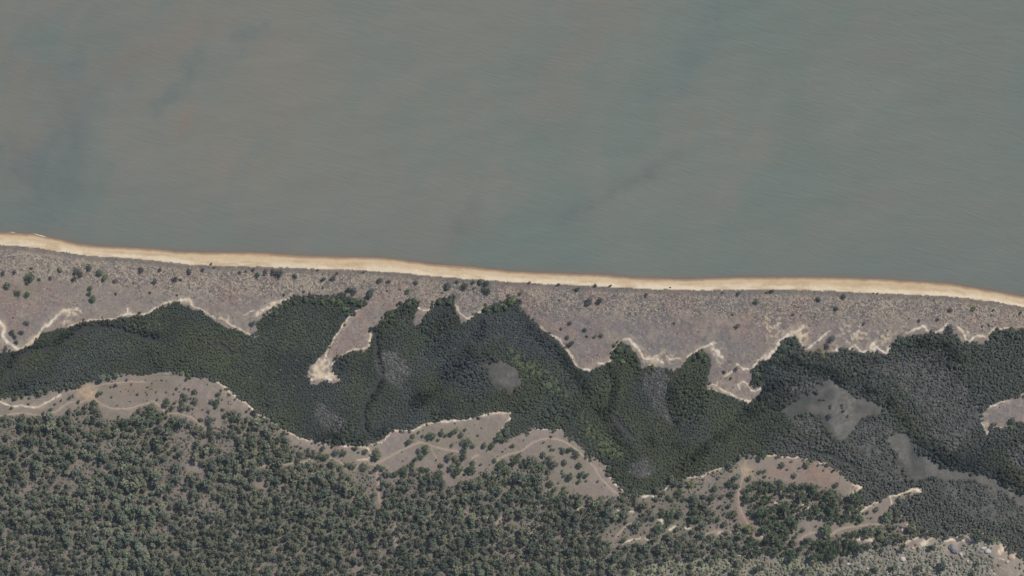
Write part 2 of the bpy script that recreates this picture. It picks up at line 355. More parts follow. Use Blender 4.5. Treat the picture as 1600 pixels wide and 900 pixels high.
mc = mc * np.where(mud & (CX < 900), 0.84, 1.0)[..., None]
mc = mixc(mc, lin(66, 66, 64), np.where(creekm, 0.8, 0.0))
col = np.where(man[..., None], mc, col)
col = mixc(col, c_red, red * np.clip(0.55 + n_f * 0.5 + n_m * 0.4, 0, 1) * np.where(PY > 600, 0.6, 0.4))
col = mixc(col, c_green, green * np.clip(0.4 + n_f * 0.8, 0, 1) * 0.8)
col = mixc(col, c_tan, tan_ * np.clip(0.8 + n_f * 0.4, 0, 1))
col = mixc(col, lin(205, 186, 158), np.clip(speck, 0, 1) * 0.85)
blow = np.clip(blur(man, 9) * 2.2, 0, 1) * dunez * (0.35 + 0.65 * sstep(900, 1150, CX)) * sstep(0.15, 0.75, fbm(PX + PY * 0.5, PY * 0.8, 15, 4, 29) + 0.25 * n_f)
col = mixc(col, lin(198, 178, 150), blow * 0.7)
halo = blur(sandm, 3) * (~man)
col = mixc(col, lin(190, 172, 150), np.clip(halo * 1.2 + halo * n_s * 1.6, 0, 0.75))
col = mixc(col, np.where((n_m > 0.1)[..., None], c_white, c_sand), sandm)
col = mixc(col, lin(188, 168, 145), (1 - sstep(0.4, 1.6, pathd)) * 0.5 * (~man))
beachm = (dd < 0.3) & (ds > -60)
bc = mixc(np.ones(PX.shape + (3,)) * lin(210, 186, 150), lin(226, 208, 178), sstep(-12, -2, dd + n_f * 1.5))
bc = mixc(bc, lin(194, 166, 130), np.clip(fbm(PX, ds * 6 + PX * 0.1, 30, 4, 31) * 0.9, 0, 0.8))
bc = mixc(bc, c_wet, (1 - sstep(1.2, 5.0, ds + n_m * 0.8)))
bc = mixc(bc, lin(140, 120, 98), 1 - sstep(-1.5, 1.4, ds))
col = np.where(beachm[..., None], bc, col)
col = col * np.where(beachm, 0.97, np.where(man, 1.0, 0.93 + 0.06 * sstep(0.2, 0.8, sandm)))[..., None]
col = np.clip(col * (1 + np.where(beachm, 0.25, 1.0) * (0.10 * n_f + 0.06 * n_g))[..., None], 0.005, 0.85)


# ------------------------------------------------------------------ materials
def new_mat(name):
    m = bpy.data.materials.new(name)
    m.use_nodes = True
    t = m.node_tree
    b = t.nodes["Principled BSDF"]
    return m, t, b


def node(t, kind, **kw):
    n = t.nodes.new(kind)
    for k, v in kw.items(): setattr(n, k, v)
    return n


def mul_noise(t, col_socket, scale, lo, hi, coords, detail=3):
    nz = node(t, "ShaderNodeTexNoise"); nz.inputs["Scale"].default_value = scale; nz.inputs["Detail"].default_value = detail
    t.links.new(coords, nz.inputs["Vector"])
    mr = node(t, "ShaderNodeMapRange"); mr.inputs[1].default_value = 0.3; mr.inputs[2].default_value = 0.7
    mr.inputs[3].default_value = lo; mr.inputs[4].default_value = hi
    t.links.new(nz.outputs["Fac"], mr.inputs[0])
    mx = node(t, "ShaderNodeVectorMath", operation='SCALE')
    t.links.new(col_socket, mx.inputs[0]); t.links.new(mr.outputs[0], mx.inputs["Scale"])
    return mx.outputs[0], nz.outputs["Fac"]


def soil_mat(name, rough=0.95, lo=0.82, hi=1.18, scale=0.9):
    m, t, b = new_mat(name)
    at = node(t, "ShaderNodeAttribute", attribute_name="soil")
    tc = node(t, "ShaderNodeTexCoord")
    c, f = mul_noise(t, at.outputs["Color"], scale, lo, hi, tc.outputs["Object"])
    t.links.new(c, b.inputs["Base Color"])
    b.inputs["Roughness"].default_value = rough
    b.inputs["Specular IOR Level"].default_value = 0.15
    bp = node(t, "ShaderNodeBump"); bp.inputs["Strength"].default_value = 0.35; bp.inputs["Distance"].default_value = 0.25
    t.links.new(f, bp.inputs["Height"]); t.links.new(bp.outputs["Normal"], b.inputs["Normal"])
    return m


M_GRASS = soil_mat("dry_grass_soil", lo=0.88, hi=1.12, scale=0.8)
M_SAND = soil_mat("beach_sand", lo=0.97, hi=1.03, scale=0.5)
M_MUD = soil_mat("tidal_mud", rough=0.7, lo=0.88, hi=1.12)
M_PATH = soil_mat("track_sand", lo=0.85, hi=1.12, scale=0.6)


def leaf_mat(name, inst):
    m, t, b = new_mat(name)
    if inst:
        src = node(t, "ShaderNodeAttribute", attribute_type='INSTANCER', attribute_name="tint").outputs["Color"]
    else:
        src = node(t, "ShaderNodeObjectInfo").outputs["Color"]
    at = node(t, "ShaderNodeAttribute", attribute_name="clump")
    mx = node(t, "ShaderNodeVectorMath", operation='MULTIPLY')
    t.links.new(src, mx.inputs[0]); t.links.new(at.outputs["Color"], mx.inputs[1])
    t.links.new(mx.outputs[0], b.inputs["Base Color"])
    b.inputs["Roughness"].default_value = 0.75
    b.inputs["Specular IOR Level"].default_value = 0.2
    return m


M_LEAF = leaf_mat("leaves", False)
M_LEAFI = leaf_mat("canopy_leaves", True)


def plain(name, c, rough=0.9, scale=2.0, lo=0.8, hi=1.2):
    m, t, b = new_mat(name)
    rgb = node(t, "ShaderNodeRGB"); rgb.outputs[0].default_value = (*c, 1)
    tc = node(t, "ShaderNodeTexCoord")
    s, f = mul_noise(t, rgb.outputs[0], scale, lo, hi, tc.outputs["Object"])
    t.links.new(s, b.inputs["Base Color"]); b.inputs["Roughness"].default_value = rough
    b.inputs["Specular IOR Level"].default_value = 0.2
    bp = node(t, "ShaderNodeBump"); bp.inputs["Strength"].default_value = 0.4; bp.inputs["Distance"].default_value = 0.1
    t.links.new(f, bp.inputs["Height"]); t.links.new(bp.outputs["Normal"], b.inputs["Normal"])
    return m


M_BARK = plain("grey_bark", lin(120, 108, 96))
M_DEAD = plain("bleached_wood", lin(205, 198, 182))
M_ROCKG = plain("grey_granite", lin(150, 145, 145), scale=0.6, lo=0.6, hi=1.25)
M_ROCKP = plain("pale_granite", lin(205, 198, 190), scale=0.8, lo=0.75, hi=1.1)
M_ROCKT = plain("tan_granite", lin(205, 182, 158), scale=0.6, lo=0.7, hi=1.15)
M_FOAM = plain("foam", lin(232, 228, 218), scale=0.8)


# ------------------------------------------------------------------ object helpers
def link(name, me, parent=None, mat=None):
    o = bpy.data.objects.new(name, me)
    C.objects.link(o)
    if mat: me.materials.append(mat)
    if parent: o.parent = parent
    return o


def tag(o, label=None, cat=None, group=None, kind=None):
    for k, v in (("label", label), ("category", cat), ("group", group), ("kind", kind)):
        if v: o[k] = v


def grid_mesh(name, X, Y, Z, colr, facemask, smooth=True):
    ny, nx = X.shape
    idx = np.arange(ny * nx).reshape(ny, nx)
    a = idx[:-1, :-1][facemask]; b = idx[1:, :-1][facemask]; c = idx[1:, 1:][facemask]; d = idx[:-1, 1:][facemask]
    faces = np.stack([a, b, c, d], 1)
    used, inv = np.unique(faces.ravel(), return_inverse=True)
    me = bpy.data.meshes.new(name)
    n = len(used); nf = len(faces)
    me.vertices.add(n); me.loops.add(nf * 4); me.polygons.add(nf)
    co = np.stack([X.ravel()[used] - 800, 450 - Y.ravel()[used], Z.ravel()[used]], 1)
    me.vertices.foreach_set("co", co.astype(np.float32).ravel())
    me.loops.foreach_set("vertex_index", inv.astype(np.int32))
    me.polygons.foreach_set("loop_start", np.arange(0, nf * 4, 4, dtype=np.int32))
    at = me.attributes.new("soil", 'FLOAT_COLOR', 'POINT')
    cc = np.ones((n, 4), np.float32); cc[:, :3] = colr.reshape(-1, 3)[used]
    at.data.foreach_set("color", cc.ravel())
    me.update(calc_edges=True)
    me.polygons.foreach_set("use_smooth", np.full(nf, smooth))
    return me


fm = lambda a: a[:-1, :-1]
zone_beach = fm(beachm)
zone_mud = fm(man) & ~zone_beach
zone_wood = fm(wood) & ~zone_beach
zone_dune = ~(zone_beach | zone_mud | zone_wood)
for nm, z, m in (("beach", zone_beach, M_SAND), ("mudflat", zone_mud, M_MUD), ("woodland_ground", zone_wood, M_GRASS), ("dune_grassland", zone_dune, M_GRASS)):
    tag(link(nm, grid_mesh(nm, PX, PY, HT, col, z), mat=m), kind="structure")

# ------------------------------------------------------------------ the sea
SX = axis(-60, 1660, 4, [40, 200, 900, 3000, 9000]); SY = np.concatenate([np.array([-9000, -3000, -900, -250, -90]), np.arange(-40, 480, 4)])
sx, sy = np.meshgrid(SX, SY)
ux = np.clip(sx, -60, 1660); uy = np.clip(sy, -40, 480)
r1 = fbm(ux + uy * 0.35, uy * 0.8, 260, 4, 41); r2 = fbm(ux * 1.2 + uy * 0.6, uy - ux * 0.5, 75, 4, 42); r3 = fbm(ux * 0.35 + uy * 0.1, uy * 1.6 + ux * 0.18, 22, 3, 43)
sc = np.ones(sx.shape + (3,)) * lin(126, 127, 116)
sc = mixc(sc, lin(131, 127, 115), np.clip(0.2 + r1 * 0.8 + r2 * 0.25, 0, 1))
sc = mixc(sc, lin(115, 125, 116), np.clip(0.0 - r1 * 0.8 + r2 * 0.35, 0, 1))
sc = mixc(sc, lin(110, 119, 112), np.clip(sstep(950, 1650, ux - uy * 0.3) * 0.5 + sstep(250, 430, uy - np.interp(ux, *zip(*SHORE)) + 400) * 0.45, 0, 0.85))

r4 = fbm(ux * 1.3 + uy * 0.75, (uy - ux * 0.9) * 0.45, 60, 4, 44)
nw = sstep(420, 120, ux + uy * 0.25)
sc = mixc(sc, lin(113, 121, 115), nw * np.clip(0.4 + 0.45 * r4, 0, 0.7))
sc = mixc(sc, lin(131, 122, 112), nw * np.clip(-0.2 - 0.7 * r4, 0, 0.3))
sc = mixc(sc, lin(115, 125, 117), np.clip(0.7 * r4 - 0.15, 0, 0.35))


def plume(pts, wid, colr, amt, seed):
    global sc
    d = np.full(sx.shape, 1e9)
    qx = ux + r2 * 10; qy = uy + r3 * 4
    L = len(pts) - 1
    for k, ((x0, y0), (x1, y1)) in enumerate(zip(pts[:-1], pts[1:])):
        dx, dy = x1 - x0, y1 - y0
        t = np.clip(((qx - x0) * dx + (qy - y0) * dy) / (dx * dx + dy * dy), 0, 1)
        d = np.minimum(d, np.hypot(qx - x0 - t * dx, qy - y0 - t * dy) / wid)
    m = np.exp(-d ** 2) * amt * np.clip(0.8 + 0.5 * fbm(ux, uy, 12, 3, seed), 0, 1.2)
    sc = mixc(sc, colr, np.clip(m, 0, 1))


cT = lin(103, 115, 112); cB = lin(132, 118, 106); cS = lin(134, 130, 120); cD = lin(105, 109, 107)
plume([(128, 75), (110, 120), (95, 170), (60, 260)], 22, cT, 0.45, 1); plume([(122, 195), (115, 250), (118, 300)], 18, cD, 0.4, 2)
plume([(300, 90), (275, 145), (245, 172)], 16, cT, 0.5, 3); plume([(305, 165), (288, 190), (277, 215)], 6, lin(138, 118, 102), 0.5, 4)
plume([(200, 80), (140, 120), (95, 180)], 26, cB, 0.3, 5); plume([(330, 45), (260, 70), (180, 110)], 20, cB, 0.3, 6)
plume([(20, 250), (60, 285), (70, 330)], 40, cD, 0.45, 7); plume([(410, 40), (380, 60)], 18, cT, 0.5, 8); plume([(0, 100), (60, 130), (20, 160)], 30, cB, 0.3, 14)
plume([(1010, 268), (950, 305), (880, 340)], 11, cD, 0.4, 9); plume([(1060, 240), (1010, 268)], 14, cD, 0.3, 10)
plume([(1125, 20), (1090, 80), (1060, 140), (1010, 150)], 22, cT, 0.35, 11); plume([(740, 330), (715, 360)], 16, cD, 0.45, 12)
plume([(930, 15), (900, 90), (850, 160)], 40, lin(134, 122, 110), 0.4, 13); plume([(350, 215), (330, 235), (210, 240)], 40, cS, 0.35, 15)
plume([(1330, 200), (1380, 150)], 30, lin(128, 130, 124), 0.4, 16)
edge = np.interp(ux, *zip(*SHORE)) - uy
sc = mixc(sc, lin(128, 112, 96), np.clip(np.exp(-(np.clip(edge, 0, None) / 4.0)) * 0.8, 0, 1))
sc = np.clip(sc * (1 + 0.03 * r3)[..., None], 0, 1)
sea_me = grid_mesh("sea", sx, sy, np.zeros(sx.shape), sc, np.ones((len(SY) - 1, len(SX) - 1), bool))
m, t, b = new_mat("silty_sea_water")
at = node(t, "ShaderNodeAttribute", attribute_name="soil")
tc = node(t, "ShaderNodeTexCoord")
mp = node(t, "ShaderNodeMapping"); mp.inputs["Scale"].default_value = (0.022, 0.12, 1)
ro = node(t, "ShaderNodeMapping"); ro.inputs["Rotation"].default_value = (0, 0, math.radians(13))
t.links.new(tc.outputs["Object"], ro.inputs["Vector"]); t.links.new(ro.outputs[0], mp.inputs["Vector"])
n1 = node(t, "ShaderNodeTexNoise"); n1.inputs["Scale"].default_value = 1.0; n1.inputs["Detail"].default_value = 4; n1.inputs["Distortion"].default_value = 1.2
t.links.new(mp.outputs[0], n1.inputs["Vector"])
mp2 = node(t, "ShaderNodeMapping"); mp2.inputs["Scale"].default_value = (0.14, 0.40, 1)
ro2 = node(t, "ShaderNodeMapping"); ro2.inputs["Rotation"].default_value = (0, 0, math.radians(32))
t.links.new(tc.outputs["Object"], ro2.inputs["Vector"]); t.links.new(ro2.outputs[0], mp2.inputs["Vector"])
n2 = node(t, "ShaderNodeTexNoise"); n2.inputs["Scale"].default_value = 1.0; n2.inputs["Detail"].default_value = 3
t.links.new(mp2.outputs[0], n2.inputs["Vector"])
ad = node(t, "ShaderNodeMath", operation='MULTIPLY_ADD'); ad.inputs[1].default_value = 0.35
t.links.new(n2.outputs["Fac"], ad.inputs[0]); t.links.new(n1.outputs["Fac"], ad.inputs[2])
bp = node(t, "ShaderNodeBump"); bp.inputs["Strength"].default_value = 1.0; bp.inputs["Distance"].default_value = 0.45
t.links.new(ad.outputs[0], bp.inputs["Height"]); t.links.new(bp.outputs["Normal"], b.inputs["Normal"])
t.links.new(at.outputs["Color"], b.inputs["Base Color"])
b.inputs["Roughness"].default_value = 0.28; b.inputs["IOR"].default_value = 1.33
sea = link("sea", sea_me, mat=m)
tag(sea, kind="structure")


# ------------------------------------------------------------------ ribbons: tracks and foam
def ribbon(name, pts, hw, mat, colr, lift, seed, jit=0.35):
    rng = np.random.default_rng(seed)
    P = np.array(pts, float)
    for _ in range(3):
        q = np.empty((len(P) * 2 - 2, 2)); q[0::2] = 0.75 * P[:-1] + 0.25 * P[1:]; q[1::2] = 0.25 * P[:-1] + 0.75 * P[1:]
        P = np.vstack([P[:1], q, P[-1:]])
    seg = np.hypot(*np.diff(P, axis=0).T); s = np.concatenate([[0], np.cumsum(seg)])
    n = max(4, int(s[-1] / 1.5)); u = np.linspace(0, s[-1], n)
    P = np.stack([np.interp(u, s, P[:, 0]), np.interp(u, s, P[:, 1])], 1)
    T = np.gradient(P, axis=0); T /= np.hypot(*T.T)[:, None] + 1e-9
    N = np.stack([-T[:, 1], T[:, 0]], 1)
    taper = np.minimum(1, np.minimum(np.arange(n), np.arange(n)[::-1]) / 3.0 + 0.15)
    w1 = hw * taper * (1 + jit * (rng.random(n) * 2 - 1)); w2 = hw * taper * (1 + jit * (rng.random(n) * 2 - 1))
    A = P + N * w1[:, None]; B = P - N * w2[:, None]
    V = []; F = []; K = []
    for i in range(n):
        for Q, k in ((A[i], 0.88), (P[i], 1.05), (B[i], 0.9)):
            V.append((Q[0] - 800, 450 - Q[1], float(look(HT, Q[0], Q[1])) + lift)); K.append(k * (0.94 + 0.12 * rng.random()))
    for i in range(n - 1):
        for k in (0, 1):
            a = i * 3 + k; F.append((a, a + 1, a + 4, a + 3))
    me = bpy.data.meshes.new(name); me.from_pydata(V, [], F)
    at = me.attributes.new("soil", 'FLOAT_COLOR', 'POINT')
    at.data.foreach_set("color", np.array([[*(np.array(colr) * k), 1] for k in K], np.float32).ravel())
    o = link(name, me, mat=mat)
    # keep the sheet's normals up
    if me.polygons[0].normal.z < 0: me.flip_normals()
    return o


for i, (hw, ln) in enumerate(PATHS):
    tag(ribbon("sand_track", ln, hw * 0.62, M_PATH, lin(176, 158, 138), 0.12, 100 + i), kind="structure")
for i, ln in enumerate([[(52, 364.8), (62, 367.6), (72, 370.6)], [(14, 362.4), (24, 363.4)]]):
    tag(ribbon("surf_foam", ln, 0.45, M_FOAM, (0.8, 0.8, 0.78), 0.15, 300 + i, 0.5), kind="structure")


# ------------------------------------------------------------------ foliage meshes
def crown_mesh(name, seed, mat, lobes, quads, leaf, flat=0.62, spread=0.3, lobe_r=(0.17, 0.27), base=0.35, dark=0.25):
    """crown of unit width and about unit height, leaves gathered in lobes"""
    r = np.random.default_rng(seed)
    V = []; F = []; K = []
    L = []
    for i in range(lobes):
        a = r.random() * 6.283; d = spread * math.sqrt((i + 0.3) / lobes) * (0.8 + 0.4 * r.random())
        rr = lobe_r[0] + (lobe_r[1] - lobe_r[0]) * r.random()
        z = base + (1 - base - rr * flat) * (1 - (d / 0.5) ** 2) * (0.75 + 0.25 * r.random())
        L.append((np.array([math.cos(a) * d, math.sin(a) * d, z]), rr, 1 + dark * (r.random() * 2 - 1)))
    for c, rr, sh in L:
        for q in range(quads):
            v = r.normal(size=3); v /= np.linalg.norm(v); v[2] = abs(v[2]) if r.random() < 0.75 else v[2]
            p = c + v * rr * (0.82 + 0.25 * r.random()) * np.array([1, 1, 1.0])
            nrm = v + r.normal(size=3) * 0.35; nrm /= np.linalg.norm(nrm)
            t1 = np.cross(nrm, r.normal(size=3)); t1 /= np.linalg.norm(t1); t2 = np.cross(nrm, t1)
            s = leaf * (0.6 + 0.8 * r.random())
            b0 = len(V)
            for (i1, i2) in ((-1, -0.7), (1, -0.6), (0.8, 0.8), (-0.7, 0.9)):
                V.append(tuple(p + t1 * s * i1 * 0.5 + t2 * s * i2 * 0.5))
                K.append(sh * (0.85 + 0.3 * r.random()))
            F.append((b0, b0 + 1, b0 + 2, b0 + 3))
    me = bpy.data.meshes.new(name); me.from_pydata(V, [], F)
    at = me.attributes.new("clump", 'FLOAT_COLOR', 'POINT')
    at.data.foreach_set("color", np.array([[k, k, k, 1] for k in K], np.float32).ravel())
    me.materials.append(mat)
    return me


def trunk_mesh(name, seed, mat, rad=0.035, top=0.6, limbs=4):
    r = np.random.default_rng(seed)
    V = []; F = []
    def seg(p, q, r0, r1, n=5):
        p = np.array(p, float); q = np.array(q, float)
        d = q - p; d /= np.linalg.norm(d); a = np.cross(d, [0.3, 0.9, 0.2]); a /= np.linalg.norm(a); b_ = np.cross(d, a)
        k = len(V)
        for c, rr in ((p, r0), (q, r1)):
            for i in range(n):
                t_ = 6.283 * i / n
                V.append(tuple(c + (a * math.cos(t_) + b_ * math.sin(t_)) * rr))
        for i in range(n):
            j = (i + 1) % n
            F.append((k + i, k + j, k + n + j, k + n + i))
        F.append(tuple(k + n + i for i in range(n)))
    fork = (0.03 * r.normal(), 0.03 * r.normal(), top * 0.5)
    seg((0, 0, -0.06), fork, rad, rad * 0.7)
    for i in range(limbs):
        a = 6.283 * (i + r.random() * 0.6) / limbs
        seg(fork, (math.cos(a) * 0.22, math.sin(a) * 0.22, top * (0.9 + 0.3 * r.random())), rad * 0.6, rad * 0.2, 4)
    me = bpy.data.meshes.new(name); me.from_pydata(V, [], F); me.materials.append(mat)
    return me


TREE_KW = dict(lobes=14, quads=34, leaf=0.085, spread=0.37, lobe_r=(0.11, 0.20), dark=0.32)
MAN_KW = dict(lobes=6, quads=16, leaf=0.17, spread=0.30, lobe_r=(0.18, 0.27), base=0.3, dark=0.18)
SHR_KW = dict(lobes=6, quads=24, leaf=0.12, spread=0.28, lobe_r=(0.16, 0.26), base=0.2, dark=0.2)
TREE = [crown_mesh("tree_crown", 50 + i, M_LEAF, **TREE_KW) for i in range(7)]
MANG = [crown_mesh("mangrove_crown", 70 + i, M_LEAF, **{**MAN_KW, 'quads': 26}) for i in range(4)]
SHRB = [crown_mesh("shrub_foliage", 80 + i, M_LEAF, **SHR_KW) for i in range(6)]
TRUNK = [trunk_mesh("tree_trunk", 90 + i, M_BARK) for i in range(3)]
STEM = [trunk_mesh("shrub_stem", 95 + i, M_BARK, 0.03, 0.45, 5) for i in range(2)]


def joined(name, crown, trunk):
    """crown and trunk in one mesh for the trees nobody could pick out"""
    me = bpy.data.meshes.new(name)
    v1 = [tuple(v.co) for v in crown.vertices]; v2 = [tuple(v.co) for v in trunk.vertices]
    f1 = [tuple(p.vertices) for p in crown.polygons]; f2 = [tuple(i + len(v1) for i in p.vertices) for p in trunk.polygons]
    me.from_pydata(v1 + v2, [], f1 + f2)
    at = me.attributes.new("clump", 'FLOAT_COLOR', 'POINT')
    k = [tuple(d.color) for d in crown.attributes["clump"].data] + [(1, 1, 1, 1)] * len(v2)
    at.data.foreach_set("color", np.array(k, np.float32).ravel())
    me.materials.append(M_LEAFI); me.materials.append(M_BARK)
    mi = np.zeros(len(f1) + len(f2), np.int32); mi[len(f1):] = 1
    me.polygons.foreach_set("material_index", mi)
    return me


def scatter(name, variants, pts, label, cat):
    """one object of uncountable plants: pts rows x,y,width,height,rot,r,g,b"""
    P = np.array(pts, float)
    n = len(P)
    z = look(HT, P[:, 0], P[:, 1])
    me = bpy.data.meshes.new(name)
    me.vertices.add(n)
    me.vertices.foreach_set("co", np.stack([P[:, 0] - 800, 450 - P[:, 1], z], 1).astype(np.float32).ravel())
    def attr(nm, ty, arr, key):
        a = me.attributes.new(nm, ty, 'POINT'); a.data.foreach_set(key, np.asarray(arr).ravel())
    attr("plant_scale", 'FLOAT_VECTOR', np.stack([P[:, 2], P[:, 2], P[:, 3]], 1).astype(np.float32), "vector")
    attr("plant_turn", 'FLOAT_VECTOR', np.stack([P[:, 4] * 0, P[:, 4] * 0, P[:, 4]], 1).astype(np.float32), "vector")
    attr("pick", 'INT', RNG.integers(0, len(variants), n).astype(np.int32), "value")
    attr("tint", 'FLOAT_COLOR', np.concatenate([P[:, 5:8], np.ones((n, 1))], 1).astype(np.float32), "color")
    o = link(name, me)
    g = bpy.data.node_groups.new(name, 'GeometryNodeTree')
    g.interface.new_socket("Geometry", in_out='INPUT', socket_type='NodeSocketGeometry')
    g.interface.new_socket("Geometry", in_out='OUTPUT', socket_type='NodeSocketGeometry')
    gi = g.nodes.new("NodeGroupInput"); go = g.nodes.new("NodeGroupOutput")
    ip = g.nodes.new("GeometryNodeInstanceOnPoints")
    jn = g.nodes.new("GeometryNodeJoinGeometry")
    for v in variants:
        vo = bpy.data.objects.new(name + "_kind", v)
        oi = g.nodes.new("GeometryNodeObjectInfo"); oi.inputs["Object"].default_value = vo; oi.inputs["As Instance"].default_value = True
        g.links.new(oi.outputs["Geometry"], jn.inputs[0])
    def named(nm, ty):
        a = g.nodes.new("GeometryNodeInputNamedAttribute"); a.data_type = ty; a.inputs["Name"].default_value = nm
        return [s for s in a.outputs if s.enabled and s.name == "Attribute"][0]
    g.links.new(gi.outputs[0], ip.inputs["Points"])
    g.links.new(jn.outputs[0], ip.inputs["Instance"])
    ip.inputs["Pick Instance"].default_value = True
    g.links.new(named("pick", 'INT'), ip.inputs["Instance Index"])
    g.links.new(named("plant_turn", 'FLOAT_VECTOR'), ip.inputs["Rotation"])
    g.links.new(named("plant_scale", 'FLOAT_VECTOR'), ip.inputs["Scale"])
    g.links.new(ip.outputs[0], go.inputs[0])
    md = o.modifiers.new("scatter", 'NODES'); md.node_group = g
    tag(o, label, cat, None, "stuff")
    return o


# ------------------------------------------------------------------ individual plants
def plant(name, x, y, wid, hgt, tint, crowns, trunks, part_names, turn):
    t_ = bpy.data.objects.new(name, None)
    t_.empty_display_size = 1
    t_.location = W(x, y, float(look(HT, x, y)))
    t_.rotation_euler = (0, 0, turn)
    t_.scale = (wid, wid, hgt)
    C.objects.link(t_)
    for nm, me in zip(part_names, (random.choice(crowns), random.choice(trunks))):
        o = bpy.data.objects.new(nm, me)
        o.parent = t_
        o.color = (*tint, 1)
        C.objects.link(o)
    return t_


ORD = "first second third fourth fifth sixth seventh eighth ninth tenth eleventh twelfth thirteenth fourteenth fifteenth sixteenth seventeenth eighteenth nineteenth twentieth".split()


def size_word(d, cuts):
    for c, wd in cuts:
        if d < c: return wd
    return cuts[-1][1]


def near(lms, x, y):
    return min(lms, key=lambda l: (l[1] - x) ** 2 + (l[2] - y) ** 2)[0]


def settle_labels(items):
    """items: (object, x, phrase): number those whose phrase is the same, from the left"""
    by = {}
    for o, x, p in items: by.setdefault(p, []).append((x, o))
    for p, l in by.items():
        l.sort(key=lambda q: q[0])
        for i, (x, o) in enumerate(l):
            if len(l) == 1: o["label"] = p
            elif i == 0: o["label"] = p + ", leftmost"
            elif i == len(l) - 1: o["label"] = p + ", rightmost"
            else: o["label"] = p + ", %s from left" % ORD[i]


TINT = {'g': lin(86, 98, 74), 'd': lin(74, 82, 74), 'y': lin(92, 93, 90), 'b': lin(96, 88, 84), 'o': lin(118, 122, 84), 'l': lin(108, 122, 82)}
CN = {'g': 'green', 'd': 'dark green', 'y': 'grey', 'b': 'brownish grey', 'o': 'olive green', 'l': 'light green'}
SHRUBS = """47,432,17,g 43,441,8,g 62,436,6,d 49,419,6,y 12,447,12,g 29,457,11,g 44,460,10,g 6,427,9,b 24,425,7,b 120,424,12,y 117,436,9,d 127,428,10,y 140,417,11,g 155,426,12,g 165,434,11,g 95,421,9,o 141,450,9,g 140,459,8,g 145,466,12,g 221,422,10,y 250,421,7,d 242,439,9,y 275,435,10,b 282,437,5,d 297,424,9,d 330,412,5,d 334,418,4,d 375,425,6,b 385,424,4,d 396,421,6,d 317,421,7,y 182,459,5,b 235,457,5,b 277,461,4,d 209,442,4,b 180,439,7,b 42,504,10,y 20,519,10,d 34,519,9,d 24,526,8,d 27,535,8,d 9,544,8,b 21,496,3,d 160,496,4,o 270,481,5,d 79,434,7,b 395,505,10,y 396,522,6,y
402,429,9,d 415,424,10,y 437,427,14,y 427,425,10,y 461,431,9,y 506,436,8,d 521,434,10,y 527,427,5,d 497,422,4,b 568,425,4,d 547,452,12,d 555,455,12,y 580,459,15,d 571,465,5,d 594,437,10,d 607,440,7,d 605,454,4,b 637,454,9,g 651,442,8,d 625,452,3,b 700,445,13,y 697,450,7,d 714,440,6,d 727,447,12,d 739,442,7,d 741,450,5,g 751,441,9,d 759,444,12,d 762,454,13,d 756,452,9,g 444,460,5,b 505,449,4,b 475,455,4,b 691,457,4,b 569,440,3,d
827,442,5,d 815,456,10,o 872,445,6,d 902,452,8,d 930,446,6,d 954,446,5,d 874,469,4,g 920,470,13,y 937,469,11,d 1010,461,7,y 891,505,7,d 877,514,5,d 914,515,7,d 886,527,7,d 892,536,12,d 917,525,5,d 930,525,7,g 939,524,8,g 1054,505,4,d 1145,491,5,d 1152,510,9,y 1129,457,4,y 1154,459,8,d 1181,471,10,g 1197,457,4,d 1047,449,3,d
1205,455,9,d 1279,467,9,y 1317,463,9,d 1307,482,8,y 1239,491,5,y 1365,458,3,d 1371,458,4,d 1484,484,8,b 1521,481,9,l 1552,485,5,d 1549,492,4,b 1594,489,6,d 1436,501,6,d 1465,499,6,y 1350,505,6,y 1485,512,14,y 1299,530,13,y 1292,540,10,d 1280,547,11,o 1535,510,4,d 1545,508,4,d 1420,497,3,d 1598,515,9,d 1459,469,3,b 1150,577,9,y 1132,581,6,d 1142,591,5,d 1580,657,13,d 1580,667,9,l 1297,651,11,y 180,602,6,d 215,616,5,d"""
LMS = [("at the far left end of the dunes", 15, 440), ("below the far left dunes by the sand cove", 25, 522), ("on the left dunes", 140, 440), ("near the left beach bend", 240, 430), ("on the dune above the curved left sand margin", 260, 468),
       ("along the beach top left of centre", 330, 418), ("on the dune above the left mangrove point", 450, 430), ("above the pale sand spit", 565, 455), ("on the dune above the twin mangrove fingers", 640, 445), ("in the clump right of the mangrove fingers", 735, 446),
       ("near the light green crown at the mangrove tip", 815, 456), ("on the central beach top", 920, 452), ("on the slope above the central sand notch", 905, 522), ("on the broad bare dune right of centre", 1050, 480), ("on the pebbly dune right of centre", 1165, 465), ("inside the hooked sand patch", 1142, 583),
       ("on the right dunes by the beach", 1300, 465), ("in the pale gully of the right mangrove edge", 1290, 540), ("above the scalloped right sand margin", 1420, 505), ("on the far right dunes", 1535, 488), ("at the far right mangrove corner", 1580, 515), ("in the grassy island on the right edge", 1580, 660), ("on the grey mudflat at the right", 1297, 651), ("in the left inland clearing", 200, 608)]
items = []
for tok in SHRUBS.split():
    x, y, d, k = tok.split(','); x = float(x); y = float(y); d = float(d)
    tint = TINT[k] * random.uniform(0.85, 1.15)
    o = plant("dune_shrub", x, y, d * 1.2, d * random.uniform(0.45, 0.6), tint, SHRB, STEM, ("foliage", "stem"), random.uniform(0, 6.28))
    tag(o, None, "shrub", "shrubs dotted over the dunes and flats")
    sw = size_word(d, [(4.5, "tiny"), (7.5, "small"), (10.5, "middling"), (99, "broad")])
    items.append((o, x, "%s %s shrub %s" % (sw, CN[k], near(LMS, x, y))))
settle_labels(items)

